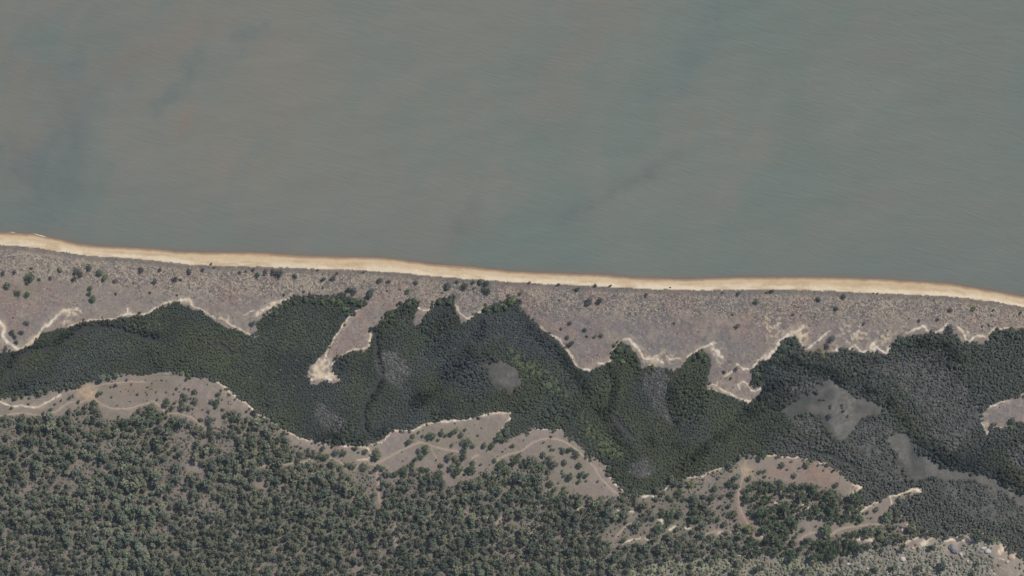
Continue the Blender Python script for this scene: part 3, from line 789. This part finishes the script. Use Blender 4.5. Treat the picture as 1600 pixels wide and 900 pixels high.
# ---- trees standing apart in the clearings
OPEN = """640,690,10 646,681,8 655,675,5 661,681,5 674,681,14 685,687,5 691,676,9 697,680,6 707,675,11 714,671,9,o 721,679,9 727,671,5 707,695,6 729,691,16 740,696,8 725,704,10 725,712,12 757,695,9 770,696,11 780,684,14 792,675,13 786,687,9 799,697,5
655,704,8 666,700,11 666,706,9 659,712,10 650,717,9 645,725,8 631,735,16 619,740,10 632,742,10 659,732,8 669,733,8 686,741,16 702,714,12 712,715,9 716,722,12 707,730,13 714,737,13 719,732,12 690,726,8 735,731,13 740,735,10 740,722,9 752,725,5 773,719,7 727,740,5 734,739,6 782,727,14 790,735,14 780,740,12 787,722,11 749,746,6 772,755,8 764,749,7 682,752,12 655,744,7 664,745,7
802,696,6 807,715,14 812,711,9 804,721,13 816,726,8 850,710,10 859,715,9 852,720,8 847,729,14 859,721,9 867,724,13 836,734,11 837,723,6 857,737,8 881,704,9 890,702,10 900,709,12 882,722,9 906,726,10 890,744,12 882,742,7 909,740,11 916,742,9 905,751,8 916,751,4 861,754,11 856,746,6 867,764,10 861,776,9 872,779,14 882,770,11 904,784,15 939,780,14 954,784,13 971,777,11 950,741,7 923,719,5 917,714,6 850,691,4 860,696,5 862,702,5 866,702,4 882,761,7 934,752,4
1062,770,13 1065,754,13 1080,756,12,o 1087,785,15 1099,787,14 1086,797,13 1050,800,18 1036,801,13 1062,800,14 1047,811,13 1082,811,14 1092,810,14 1030,825,19 1115,801,9 1121,810,10 1132,817,11 1141,755,14 1144,771,12 1146,802,14 1139,789,8 1125,791,7 1171,826,18,o 1172,799,10 1170,746,9 1187,737,7 1195,736,6 1195,744,5 1100,775,9 1112,776,12 1127,776,8 1115,762,10 1050,780,9 1044,777,8 1027,780,7 1057,827,9 1082,830,9 1095,834,13
305,612,9 277,607,5 289,607,4 286,617,8 291,621,10 299,622,4 306,626,11 272,615,4 261,627,11 259,632,9 275,628,7,o 284,626,6 286,635,14 270,636,9 296,637,8 262,642,7 331,627,8 340,626,12 339,634,8 349,639,6,o 317,640,3 326,642,5 330,655,15 315,655,8 365,645,12 366,654,12 376,647,7 386,642,5 394,644,6 237,635,13 229,646,13 236,645,12 242,640,9 246,624,4 292,592,6 342,615,8 250,654,12 266,664,14
154,615,8 159,614,6 110,621,6 114,617,3 123,627,6 81,639,7 69,645,6 87,631,4 96,625,4 109,642,9 107,652,6 125,644,9 131,641,5 147,629,9 144,636,8 150,639,9 156,645,10 137,655,11 186,650,4 47,621,5 95,610,6 19,637,5 37,654,13 9,652,10
445,676,9 482,702,6 505,699,9 471,699,4 521,696,7 526,706,11 537,707,11 556,700,7 571,705,9 590,709,17 586,715,9 552,727,12 542,725,7 569,728,14 591,730,11 599,732,9 509,714,13 490,711,8 471,709,12 447,699,14 467,720,10 580,737,5 437,687,12 425,692,13 412,687,14 416,704,10 431,700,10,o 406,705,10 425,715,16 447,712,13 407,717,12
1291,829,21,g 1296,817,11 1360,828,18 1345,809,11 1369,795,9 1355,800,6 1339,817,6 1254,827,8 1314,820,4 1242,838,7 1334,832,10 1385,804,20 1374,838,13,o 1389,822,10 1221,726,10 1261,724,12,o 1249,731,4 1241,742,9 1306,757,9 1286,725,4 1292,726,6"""
LMT = [("beside the winding left track", 60, 640), ("below the tan bare patch", 140, 640), ("by the tan bare patch in the left clearing", 115, 615), ("in the middle of the left clearing", 180, 615), ("left of the forked left track end", 236, 642), ("right of the white scar in left clearing", 280, 610),
       ("in the grove right of the left track end", 275, 632), ("in the left clearing before the mangrove bend", 310, 620), ("at the right end of left clearing", 350, 640), ("by the sandy mangrove bend", 430, 690), ("at the sandy mangrove bank left of the junction", 510, 702), ("by the track junction", 575, 720),
       ("below the track junction", 625, 740), ("along the bend of the middle track", 655, 690), ("inside the middle track loop", 655, 712), ("on the grassy spit above the middle track", 705, 677), ("in the clump on the middle grassy spit", 730, 700), ("at the foot of the grassy spit", 780, 690), ("below the middle track loop", 680, 742), ("in the thicket right of the track loop", 712, 727),
       ("by the bare gully between two tracks", 745, 730), ("in the thicket below the curving track start", 790, 732), ("inside the curving track", 850, 715), ("under the crest of the curving track", 888, 710), ("below the clearing with the curving track", 875, 770), ("in the clearing with the curving track", 905, 742), ("at the lower end of the curving track", 955, 780), ("at the left of the patchy scrub slope", 1040, 790),
       ("at the top of the patchy scrub slope", 1075, 762), ("on the patchy scrub slope", 1090, 795), ("at the foot of the patchy scrub slope", 1060, 828), ("beside the bare corridor", 1140, 780), ("at the head of the bare corridor", 1185, 740), ("at the foot of the bare corridor", 1165, 815), ("on the rust brown bare patch", 1260, 735), ("on the sandy track at lower right", 1290, 825), ("where the sandy lower right track ends", 1365, 820), ("by the small sandy saddle at lower right", 1355, 800)]
items = []
n_tree = 0
TREEC = [lin(110, 116, 94), lin(103, 111, 92), lin(116, 119, 96), lin(91, 101, 86), lin(100, 107, 92)]
open_xy = []
for tok in OPEN.split():
    f = tok.split(','); x, y, d = map(float, f[:3]); k = f[3] if len(f) > 3 else None
    dark = random.random() < 0.55
    tint = TINT[k] * 1.05 if k else (TINT['g'] * random.uniform(0.9, 1.2) if dark else random.choice(TREEC) * random.uniform(0.85, 1.1))
    o = plant("woodland_tree", x, y, d * 1.08, d * random.uniform(0.55, 0.75) + 1.0, tint, TREE, TRUNK, ("crown", "trunk"), random.uniform(0, 6.28))
    small = d < 8
    if small:
        o.name = "clearing_shrub"; tag(o, None, "shrub", "shrubs in the inland clearings")
        for ch, nn in zip(o.children, ("foliage", "stem")): ch.name = nn
    else:
        tag(o, None, "tree", "trees standing apart in the clearings"); n_tree += 1
    open_xy.append((x, y, d))
    sw = size_word(d, [(5.5, "tiny"), (8.5, "small"), (12.5, "middling"), (99, "broad")])
    cw = CN[k] if k else ("dark green" if dark else "grey green")
    items.append((o, x, "%s %s %s %s" % (sw, cw, "shrub" if small else "tree", near(LMT, x, y))))
settle_labels(items)

# boulders: x, y, length, width, height, turn, stone, label
BLD = [
 (1489, 857, 19, 11, 8, -0.75, M_ROCKG, "largest boulder, long grey slab lying aslant below the tan bare patch"),
 (1501, 866, 8, 5, 4, -1.0, M_ROCKP, "pale boulder touching the lower end of the long grey slab"),
 (1536, 856, 9, 5, 4, 0.2, M_ROCKP, "flat pale boulder left above its neighbour in the rocky cluster"),
 (1543, 861, 11, 7, 5, -0.1, M_ROCKP, "biggest pale boulder of the rocky cluster at lower right"),
 (1540, 850, 6, 4, 3, 0.1, M_ROCKP, "topmost small pale boulder of the rocky cluster"),
 (1532, 862, 8, 4, 3, -0.3, M_ROCKG, "low grey boulder at the left foot of the rocky cluster"),
 (1580, 870, 13, 10, 6, 0.4, M_ROCKT, "large tan boulder above the right end of the white footpath"),
 (1586, 864, 8, 6, 5, 1.0, M_ROCKT, "smaller tan boulder leaning on top of the large tan one"),
 (1573, 877, 7, 5, 4, 0.3, M_ROCKT, "small tan boulder below the large tan one"),
 (1410, 873, 9, 8, 5, 0.2, M_ROCKP, "roundish whitish boulder alone in the pale scrub"),
 (1409, 828, 4, 5, 3, 0.0, M_ROCKP, "small white boulder at the edge of the dark mangrove scrub"),
 (1325, 881, 7, 5, 3, 0.1, M_ROCKP, "white flat boulder furthest left near the bottom edge"),
 (1355, 888, 4, 4, 3, 0.5, M_ROCKP, "small white boulder right of the furthest left flat one"),
 (1511, 876, 4, 4, 3, 0.7, M_ROCKP, "small white boulder below the long grey slab"),
 (1403, 865, 6, 7, 4, 0.4, M_ROCKG, "grey boulder just above left of the roundish whitish one"),
 (1442, 864, 7, 6, 4, 0.1, M_ROCKG, "greyish boulder in scrub below the yellow sand patch"),
 (1426, 856, 6, 5, 3, 0.6, M_ROCKT, "tan boulder at the foot of the yellow sand patch"),
 (1535, 834, 5, 4, 3, 0.2, M_ROCKT, "small tan boulder uphill of the rocky cluster"),
 (1387, 857, 5, 7, 3, 0.2, M_ROCKG, "narrow grey boulder in scrub left of the yellow sand patch"),
 (1416, 820, 6, 4, 3, 0.5, M_ROCKT, "dull tan boulder beside the yellow green mangrove scrub"),
]
rockd = np.full(PX.shape, 99.0)
for b_ in BLD: rockd = np.minimum(rockd, np.hypot(PX - b_[0], PY - b_[1]) / (b_[2] * 0.5 + 2.5))

# ---- the dense bush
dens = np.where(wood & ~clear, 1.0, 0.0)
patchy = polys(PATCHY)
dens = np.where(patchy, 0.11, dens)
dens = np.where(scrubz & ~clear, 0.07, dens)
dens = dens * (sandm < 0.35) * (pathd > 1.9) * (rockd > 1.6)
n_d = fbm(PX, PY, 30, 4, 61)
dens_w = dens * np.clip(0.02 + 1.1 * sstep(-0.45, 0.15, n_d + 0.17 + sstep(740, 880, PY) * 0.45), 0, 1)
cell = {}
def free(x, y, r):
    ix, iy = int(x // 12), int(y // 12)
    for a in (ix - 1, ix, ix + 1):
        for b_ in (iy - 1, iy, iy + 1):
            for (u, v, q) in cell.get((a, b_), ()):
                if (u - x) ** 2 + (v - y) ** 2 < ((r + q) * 0.36) ** 2: return False
    return True
for x, y, d in open_xy: cell.setdefault((int(x // 12), int(y // 12)), []).append((x, y, d))
bush = []
xs = RNG.uniform(-22, 1622, 42000); ys = RNG.uniform(575, 922, 42000); rd = RNG.random((42000, 4))
dv = look(dens_w, xs, ys)
big = fbm(xs, ys, 120, 2, 62)
for i in range(42000):
    if rd[i, 0] > dv[i]: continue
    if i > 23000 and rd[i, 3] > 0.45: continue
    stage = i / 42000
    d = (8.4 + 11.0 * rd[i, 1] ** 2.2 + 1.5 * big[i]) * (1.0 if stage < 0.30 else 0.75 if stage < 0.55 else 0.5)
    if not free(xs[i], ys[i], d): continue
    cell.setdefault((int(xs[i] // 12), int(ys[i] // 12)), []).append((xs[i], ys[i], d))
    t_ = TREEC[int(rd[i, 2] * 5)] * (0.84 + 0.5 * rd[i, 3]) * (1 + 0.15 * big[i])
    if xs[i] > 1165 and xs[i] < 1345 and ys[i] < 875: t_ = TINT['g'] * (0.85 + 0.35 * rd[i, 3])
    bush.append((xs[i], ys[i], d, d * (0.62 + 0.3 * rd[i, 1]) + 2.5, rd[i, 1] * 6.28, *t_))
inside = [b_ for b_ in bush if 0 < b_[0] < 1600 and b_[1] < 898]
inside.sort(key=lambda b_: -b_[2])
picked = set(id(b_) for b_ in inside[:max(0, 300 - n_tree)])
LMB = [("in the bush below the left track end", 60, 690), ("in the bush below the left clearing", 190, 685), ("in the bush under the forked track", 310, 700), ("in the bush by the sandy mangrove bend", 395, 700), ("in the bush left of the track junction", 490, 750), ("in the bush below the track junction", 610, 790),
       ("in the bush below the middle track loop", 710, 790), ("in the bush below the curving track", 830, 790), ("in the bush below the fork clearing", 940, 810), ("in the bush below the patchy slope", 1060, 850), ("in the dark bush beside bare corridor", 1220, 790), ("in the dark bush below rust patch", 1310, 790), ("in the dark bush below sandy track", 1250, 860),
       ("in the bush by the rocky hillside", 1400, 840), ("in the lowest bush at far left", 80, 860), ("in the lowest bush left of centre", 330, 860), ("in the lowest bush near centre left", 540, 865), ("in the lowest bush at centre", 760, 865), ("in the lowest bush right of centre", 920, 870), ("in the mid bush at far left", 80, 770), ("in the mid bush left of centre", 270, 775), ("in the mid bush around the bare gap", 410, 800)]
items = []
for b_ in inside[:max(0, 300 - n_tree)]:
    o = plant("woodland_tree", b_[0], b_[1], b_[2] * 1.08, b_[3], b_[5:8], TREE, TRUNK, ("crown", "trunk"), b_[4])
    tag(o, None, "tree", "broad crowns in the dense bushland")
    g_ = b_[6]; cw = "pale grey green" if g_ > 0.185 else "grey green" if g_ > 0.14 else "dark green"
    items.append((o, b_[0], "broad %s tree %s" % (cw, near(LMB, b_[0], b_[1]))))
settle_labels(items)
scatter("woodland_canopy", [joined("bush_tree", c_, TRUNK[i % 3]) for i, c_ in enumerate(TREE)],
        [(b_[0], b_[1], b_[2] * 1.08, *b_[3:]) for b_ in bush if id(b_) not in picked], "grey green mass of smaller bushland trees covering the slope at the bottom", "woodland")

# ---- low scrub and dead brush under and between the trees
def jgrid(x0, x1, y0, y1, s, j=0.45):
    nx = int((x1 - x0) / s); ny = int((y1 - y0) / (s * 0.866))
    X, Y = np.meshgrid(np.arange(nx) * s + x0, np.arange(ny) * s * 0.866 + y0)
    X = X + (np.arange(ny) % 2)[:, None] * s * 0.5
    return (X + RNG.uniform(-j, j, X.shape) * s).ravel(), (Y + RNG.uniform(-j, j, Y.shape) * s).ravel()

xs, ys = jgrid(-22, 1622, 572, 922, 4.4, 0.6)
r_ = RNG.random((len(xs), 5))
wd = look(wood, xs, ys); cl = look(clear, xs, ys); sz = look(scrubz, xs, ys); sm = look(sandm, xs, ys); pdst = look(pathd, xs, ys); nd = look(n_d, xs, ys)
pch = look(patchy, xs, ys)
prob = np.where(pch & ~cl, 0.55, 1.0) * np.where(wd, np.where(cl, 0.05 + 0.12 * np.clip(nd + 0.2, 0, 1), np.where(sz, 0.97, 0.68 - 0.2 * nd)), 0) * (sm < 0.4) * (pdst > 1.4) * (look(rockd, xs, ys) > 1)
k = r_[:, 0] < prob
SCRUBC = np.array([lin(116, 116, 100), lin(126, 120, 108), lin(108, 115, 94), lin(134, 126, 115), lin(100, 107, 92)])
pts = [(x, y, d, d * 0.5, a, *((SCRUBC[c_] * 0.65 + (lin(140, 146, 112) if y > 868 and x < 1300 and x > 960 else lin(156, 157, 138)) * 0.62) if look(scrubz, x, y) else SCRUBC[c_]) * v) for x, y, d, a, c_, v in zip(xs[k], ys[k], 2.2 + 1.6 * sz[k] + 4.2 * r_[k, 1] ** 1.5, r_[k, 2] * 6.28, (r_[k, 3] * 5).astype(int), 0.72 + 0.5 * r_[k, 4])]
SHRI = []
for i in range(3):
    SHRI.append(crown_mesh("scrub_foliage", 110 + i, M_LEAFI, **{**SHR_KW, 'quads': 12, 'leaf': 0.17}))
scatter("undergrowth", SHRI, pts, "low olive and straw coloured scrub between the bushland trees", "undergrowth")

# ---- mangroves
fringe = (blur(man, 2) > 0.12) & (fbm(PX, PY, 10, 3, 37) > 0.3) & (dd > 20)
mudx = (blur(mud, 3) + 0.30 * fbm(PX, PY, 9, 3, 38)) > 0.62
mden = (man | fringe) & (~(mudx & mud) | (fbm(PX, PY, 10, 3, 36) > 0.95)) & ~creekm & (sandm < 0.3)
xs, ys = jgrid(-22, 1622, 455, 885, 3.3, 0.5)
r_ = RNG.random((len(xs), 6))
md = look(mden, xs, ys); gr = sstep(0.35, 0.65, look(blur(grey, 4), xs, ys) + 0.32 * fbm(xs, ys, 18, 4, 77)) * np.clip(0.75 + 0.5 * fbm(xs, ys, 8, 2, 76), 0.25, 1); bl = look(blur(polys(BLUE), 4), xs, ys); lg = look(blur(polys(LIGHT), 2), xs, ys)
xx = np.clip(xs, 0, 1600)
rs = sstep(1200, 1260, xx) * (1 - sstep(690, 720, ys))
scr = sstep(1180, 1240, xx) * sstep(670, 700, ys - 0.0) * (1 - sstep(1400, 1440, xx) * (1 - sstep(735, 760, ys)))      # thin scrub behind the right flat
nz = fbm(xs, ys, 40, 3, 71); nz2 = fbm(xs, ys, 13, 3, 72)
edge_m = look(blur(man, 5), xs, ys); dvv = np.interp(np.clip(xs, 0, 1600), *zip(*DIV)); coarse = np.clip(0.55 * sstep(1130, 1230, np.clip(xs, 0, 1600)) + sstep(0.0, 0.7, fbm(xs, ys, 55, 3, 75)), 0, 1)
tallm = np.zeros(PX.shape)
for hw_, ln_ in TALL: tallm = np.maximum(tallm, 1 - sstep(0.2, 1.7, linedist(ln_, hw_ * 1.3) / hw_))
tallm = np.clip(tallm * (0.85 + 0.9 * fbm(PX, PY, 22, 3, 79)), 0, 1)
tl = look(tallm, xs, ys); hue = fbm(xs, ys, 65, 3, 78)
k = (md > 0) & (r_[:, 0] < 0.98 - 0.30 * gr * np.clip(0.9 + nz2, 0.2, 1.3) - 0.20 * scr * (0.6 + nz2) - 0.16 * coarse)
cG = lin(90, 95, 74); cG2 = lin(78, 88, 80); cO = lin(98, 104, 70); cY = lin(126, 123, 125); cBl = lin(86, 90, 96); cL = lin(116, 124, 90); cSc = lin(110, 111, 103); cE = lin(112, 116, 100)
mp_ = []
for i in np.nonzero(k)[0]:
    c_ = cG * (1 - r_[i, 1]) + cG2 * r_[i, 1]
    c_ = (c_ * (1 - np.clip(hue[i] * 0.6, 0, 0.5)) + cBl * 0.92 * np.clip(hue[i] * 0.6, 0, 0.5)) * 0.87 * (1 + 0.2 * nz[i] + (0.2 + 0.35 * coarse[i]) * (r_[i, 2] - 0.5))
    ol = max(0, min(0.5, -hue[i] * 0.7)); c_ = c_ * (1 - ol) + cO * 0.86 * ol
    c_ = c_ * (1 - 0.36 * tl[i])
    g_ = min(1, gr[i] * 1.1) * (0.95 if r_[i, 3] < 0.55 else 0.25); c_ = c_ * (1 - g_) + cY * (0.6 + 0.65 * r_[i, 2]) * g_
    sc_ = 0.8 * scr[i] * (1 - 0.8 * tl[i]); c_ = c_ * (1 - sc_) + cSc * (0.78 + 0.4 * r_[i, 2]) * sc_
    rs_ = rs[i] * (1 - tl[i]) * 0.5; c_ = c_ * (1 - rs_) + lin(104, 106, 100) * (0.7 + 0.5 * r_[i, 2]) * rs_
    b1 = bl[i] * 0.6 * (r_[i, 3] < 0.8); c_ = c_ * (1 - b1) + cBl * b1
    l1 = lg[i] * (r_[i, 4] > 0.6) * 0.65; c_ = c_ * (1 - l1) + cL * l1
    if r_[i, 5] < 0.012: c_ = c_ * 0.35 + cL * 0.65
    if edge_m[i] < 0.8 and ys[i] > dvv[i] and r_[i, 4] < 0.45: c_ = c_ * 0.4 + cE * 0.6
    d = 3.7 + 1.3 * r_[i, 4] + (1.8 * coarse[i] - 0.3) * r_[i, 5] + 2.2 * lg[i] * r_[i, 4] + 1.0 * tl[i] - 0.8 * gr[i] - 0.4 * scr[i]
    mp_.append((xs[i], ys[i], d, (1.7 + (0.5 + 3.4 * coarse[i]) * r_[i, 5]) * (1 - 0.4 * gr[i]) + 1.2 * lg[i] + tl[i] * (1.4 + 4.2 * r_[i, 5] * r_[i, 2]), r_[i, 1] * 6.28, *c_))
EMERGENT = """800,470,15,l 530,472,11,l 540,482,11,l 504,472,8,l 552,470,12,g 563,475,11,g 520,470,10,l 640,474,11,g 648,472,10,g 612,492,10,g 600,502,9,g 688,472,11,g 702,472,12,g 760,483,12,g 775,482,11,g 790,480,10,g 967,545,13,g 980,550,11,g 963,556,10,g 972,565,9,l 1094,553,12,g 1102,562,10,g 1085,560,9,g 1184,585,12,g 1188,598,10,g 1225,542,12,g 1240,535,11,g 1236,550,10,g 1219,556,9,g 1411,535,10,g 1560,525,11,g 1577,520,11,g 1590,526,10,g 1323,551,8,g 1352,555,9,g 1370,557,8,g 462,472,9,g 478,468,10,g 492,470,9,g 447,478,8,g 432,490,9,g 1022,575,8,l 1018,582,7,l 950,705,11,l 958,712,9,l 1285,556,9,o 285,582,8,l 296,586,7,l 1418,803,6,d"""
idx_e = []
for tok in EMERGENT.split():
    x, y, d, kk = tok.split(',')
    idx_e.append((float(x), float(y), float(d), float(d) * 0.45 + 1.5, random.uniform(0, 6.28), *(TINT[kk] * random.uniform(0.9, 1.1)), kk))
LME = [("at the tip of the left mangrove point", 540, 472), ("along the top of the left mangrove point", 465, 475), ("on the first mangrove finger", 625, 485), ("on the second mangrove finger", 695, 472), ("at the dune edge of the central stand", 780, 480), ("on the narrow central finger", 968, 552), ("beside the sparse gap in the central stand", 1020, 578),
       ("on the blunt finger right of centre", 1094, 556), ("on the bulge beside the hooked sand patch", 1186, 590), ("on the rounded knob of the right stand", 1230, 545), ("on the scalloped right mangrove edge", 1350, 554), ("at the far right mangrove edge", 1575, 522), ("in the lower corner of the central stand", 954, 708), ("on the lower left mangrove edge", 290, 584), ("in the lower right scrub", 1418, 803), ("at the right stand's upper left corner", 1411, 535)]
items = []
for x, y, d, hh, a, r0, g0, b0, kk in idx_e:
    o = plant("mangrove_tree", x, y, d, hh, (r0, g0, b0), TREE if kk in 'lo' else MANG, TRUNK, ("crown", "trunk"), a)
    tag(o, None, "mangrove", "taller mangroves on the canopy edge")
    items.append((o, x, "%s %s mangrove crown %s" % (size_word(d, [(9.5, "small"), (11.5, "middling"), (99, "broad")]), CN[kk], near(LME, x, y))))
settle_labels(items)
far = [m_ for m_ in mp_ if all((m_[0] - e[0]) ** 2 + (m_[1] - e[1]) ** 2 > (0.36 * e[2]) ** 2 for e in idx_e)]
LMM = [("in the far left mangroves", 60, 575), ("in the left mangroves above the clearing", 180, 545), ("in the left mangroves below the curved margin", 290, 525), ("in the mangroves above the sandy bank", 380, 580), ("in the left mangrove point", 470, 510), ("in the mangroves below the sand spit", 470, 640), ("in the mangroves right of the spit tip", 560, 590),
       ("in the mangroves above the track junction", 560, 670), ("in the mangroves under the twin fingers", 650, 530), ("in the mangroves left of the mud patch", 700, 600), ("in the mangroves above the mud patch", 780, 510), ("in the mangroves right of the mud patch", 860, 590), ("in the mangroves above the grassy spit", 720, 640), ("in the mangroves below the mud patch", 830, 650),
       ("in the mangroves below the sand notch", 930, 610), ("in the mangroves left of the sparse gap", 980, 600), ("in the mangroves by the curving track", 930, 690), ("in the lower bowl of the central mangroves", 1010, 750), ("in the mangroves below the sparse gap", 1060, 700), ("in the blunt mangrove finger", 1085, 590), ("in the mangroves below the hooked sand", 1160, 660), ("in the mangroves above the big mudflat", 1260, 575),
       ("in the mangrove band along the mudflat", 1400, 620), ("in the right mangroves below the scalloped margin", 1430, 545), ("in the grey mangroves of the right stand", 1470, 620), ("in the mangroves left of the grassy island", 1510, 680), ("in the mangroves at the right corner", 1570, 560), ("in the lower end of the mangrove band", 1520, 725), ("in the scrub left of the mudflat channel", 1340, 720), ("in the scrub below the mudflat channel", 1480, 800), ("in the scrub above the rust patch", 1240, 695)]
rank = sorted([m_ for m_ in far if 2 < m_[0] < 1598 and m_[1] < 860], key=lambda m_: -m_[2])
cnt = {}; ins = []; items = []
for m_ in rank:
    lm = near(LMM, m_[0], m_[1]); g_ = m_[6]
    cw = "pale olive" if g_ > 0.155 else "dull green" if g_ > 0.105 else "dark green"
    key = lm + cw
    if cnt.get(key, 0) >= 4 or len(ins) >= 240: continue
    cnt[key] = cnt.get(key, 0) + 1; ins.append((m_, "broad %s mangrove crown %s" % (cw, lm)))
pk = set(id(m_[0]) for m_ in ins)
for m_, ph in ins:
    o = plant("mangrove_tree", m_[0], m_[1], m_[2] * 1.2, m_[3] * 1.08, m_[5:8], MANG, TRUNK, ("crown", "trunk"), m_[4])
    tag(o, None, "mangrove", "broader crowns within the mangrove belt")
    items.append((o, m_[0], ph))
settle_labels(items)
MANI = [crown_mesh("mangrove_canopy_crown", 120 + i, M_LEAFI, **MAN_KW) for i in range(5)]
scatter("mangrove_canopy", MANI, [(m_[0], m_[1], m_[2] * 1.12, *m_[3:]) for m_ in far if id(m_) not in pk], "continuous dark green mangrove canopy winding behind the dunes", "mangroves")

# ---- tussock grass on the dunes
xs, ys = jgrid(-22, 1622, 380, 640, 2.6, 0.6)
r_ = RNG.random((len(xs), 5))
dz = look(dunez, xs, ys); be = look(belt, xs, ys); ddv = look(dd, xs, ys); sm = look(sandm, xs, ys); nm_ = fbm(xs, ys, 30, 3, 81)
prob = dz * (ddv > 1.5) * (sm < 0.35) * (0.07 + 0.5 * be + 0.12 * np.clip(nm_, 0, 1) + 0.35 * np.exp(-((ddv - 3) / 3) ** 2))
k = r_[:, 0] < prob
TUS = np.array([lin(206, 192, 166), lin(186, 172, 150), lin(112, 106, 98), lin(128, 118, 108), lin(104, 100, 88)])
pts = []
for i in np.nonzero(k)[0]:
    c_ = TUS[int(r_[i, 1] * 5)] if ddv[i] > 6 else TUS[2 + int(r_[i, 1] * 3)]
    d = 1.2 + 1.5 * r_[i, 2] ** 2
    pts.append((xs[i], ys[i], d, 0.35 + 0.25 * d * r_[i, 3], r_[i, 4] * 6.28, *(c_ * (0.85 + 0.3 * r_[i, 3]))))
TUF = [crown_mesh("tussock_blades", 130 + i, M_LEAFI, lobes=3, quads=7, leaf=0.34, spread=0.25, lobe_r=(0.2, 0.3), base=0.1, dark=0.12) for i in range(3)]
scatter("tussock_grass", TUF, pts, "dry straw and grey grass tussocks scattered over the dunes", "grass")


# ------------------------------------------------------------------ boulders and logs
def boulder(x, y, a, b_, hgt, rot, mat, label, seed):
    import bmesh
    bm = bmesh.new()
    bmesh.ops.create_icosphere(bm, subdivisions=3, radius=0.5)
    r = np.random.default_rng(seed)
    planes = [(lambda v: v / np.linalg.norm(v))(r.normal(size=3)) for _ in range(9)]
    offs = [0.34 + 0.1 * r.random() for _ in range(9)]
    for v in bm.verts:
        p = np.array(v.co)
        for n_, o_ in zip(planes, offs):
            dd_ = p @ n_ - o_
            if dd_ > 0: p = p - n_ * dd_ * 0.85
        p = p * (1 + 0.05 * r.normal())
        v.co = p
    me = bpy.data.meshes.new("boulder"); bm.to_mesh(me); bm.free()
    o = link("boulder", me, mat=mat)
    o.scale = (a, b_, hgt); o.rotation_euler = (0, 0, rot)
    o.location = W(x, y, float(look(HT, x, y)) + hgt * 0.18)
    tag(o, label, "boulder", "granite boulders on the lower right hillside")


for i, bq in enumerate(BLD): boulder(*bq, 400 + i)


def log(x, y, L, rot, label, seed):
    r = np.random.default_rng(seed)
    V = []; F = []; n = 6; st = 7
    for i in range(st):
        u = i / (st - 1)
        for k_ in range(n):
            a = 6.283 * k_ / n; rr = 0.45 * (1 - 0.65 * u)
            V.append((L * (u - 0.5), math.sin(u * 3 + seed) * 0.4 + math.cos(a) * rr, 0.4 + math.sin(a) * rr))
    for i in range(st - 1):
        for k_ in range(n):
            j = (k_ + 1) % n; F.append((i * n + k_, i * n + j, (i + 1) * n + j, (i + 1) * n + k_))
    F.append(tuple(range(n))[::-1]); F.append(tuple((st - 1) * n + k_ for k_ in range(n)))
    me = bpy.data.meshes.new("fallen_log"); me.from_pydata(V, [], F)
    o = link("fallen_log", me, mat=M_DEAD)
    o.location = W(x, y, float(look(HT, x, y))); o.rotation_euler = (0, 0, rot)
    tag(o, label, "log", "bleached fallen logs")


log(1110, 762, 9, 1.0, "bleached fallen trunk lying on the patchy scrub slope", 1)
log(1172, 770, 9, 0.7, "bleached fallen trunk right of the bare corridor", 2)


# ------------------------------------------------------------------ thin sea haze between the aircraft and the coast
hv = [(x, y, z) for z in (-4.0, H + 20) for y in (-12000, 12000) for x in (-12000, 12000)]
hme = bpy.data.meshes.new("haze")
hme.from_pydata(hv, [], [(0, 2, 3, 1), (4, 5, 7, 6), (0, 1, 5, 4), (2, 6, 7, 3), (0, 4, 6, 2), (1, 3, 7, 5)])
hm = bpy.data.materials.new("haze_air"); hm.use_nodes = True
ht = hm.node_tree; ht.nodes.remove(ht.nodes["Principled BSDF"])
pv = ht.nodes.new("ShaderNodeVolumePrincipled")
pv.inputs["Color"].default_value = (0.66, 0.80, 1.0, 1); pv.inputs["Density"].default_value = 0.95e-5
ht.links.new(pv.outputs[0], ht.nodes["Material Output"].inputs["Volume"])
tag(link("haze", hme, mat=hm), "thin pale haze in the air over the coast", None, None, "stuff")
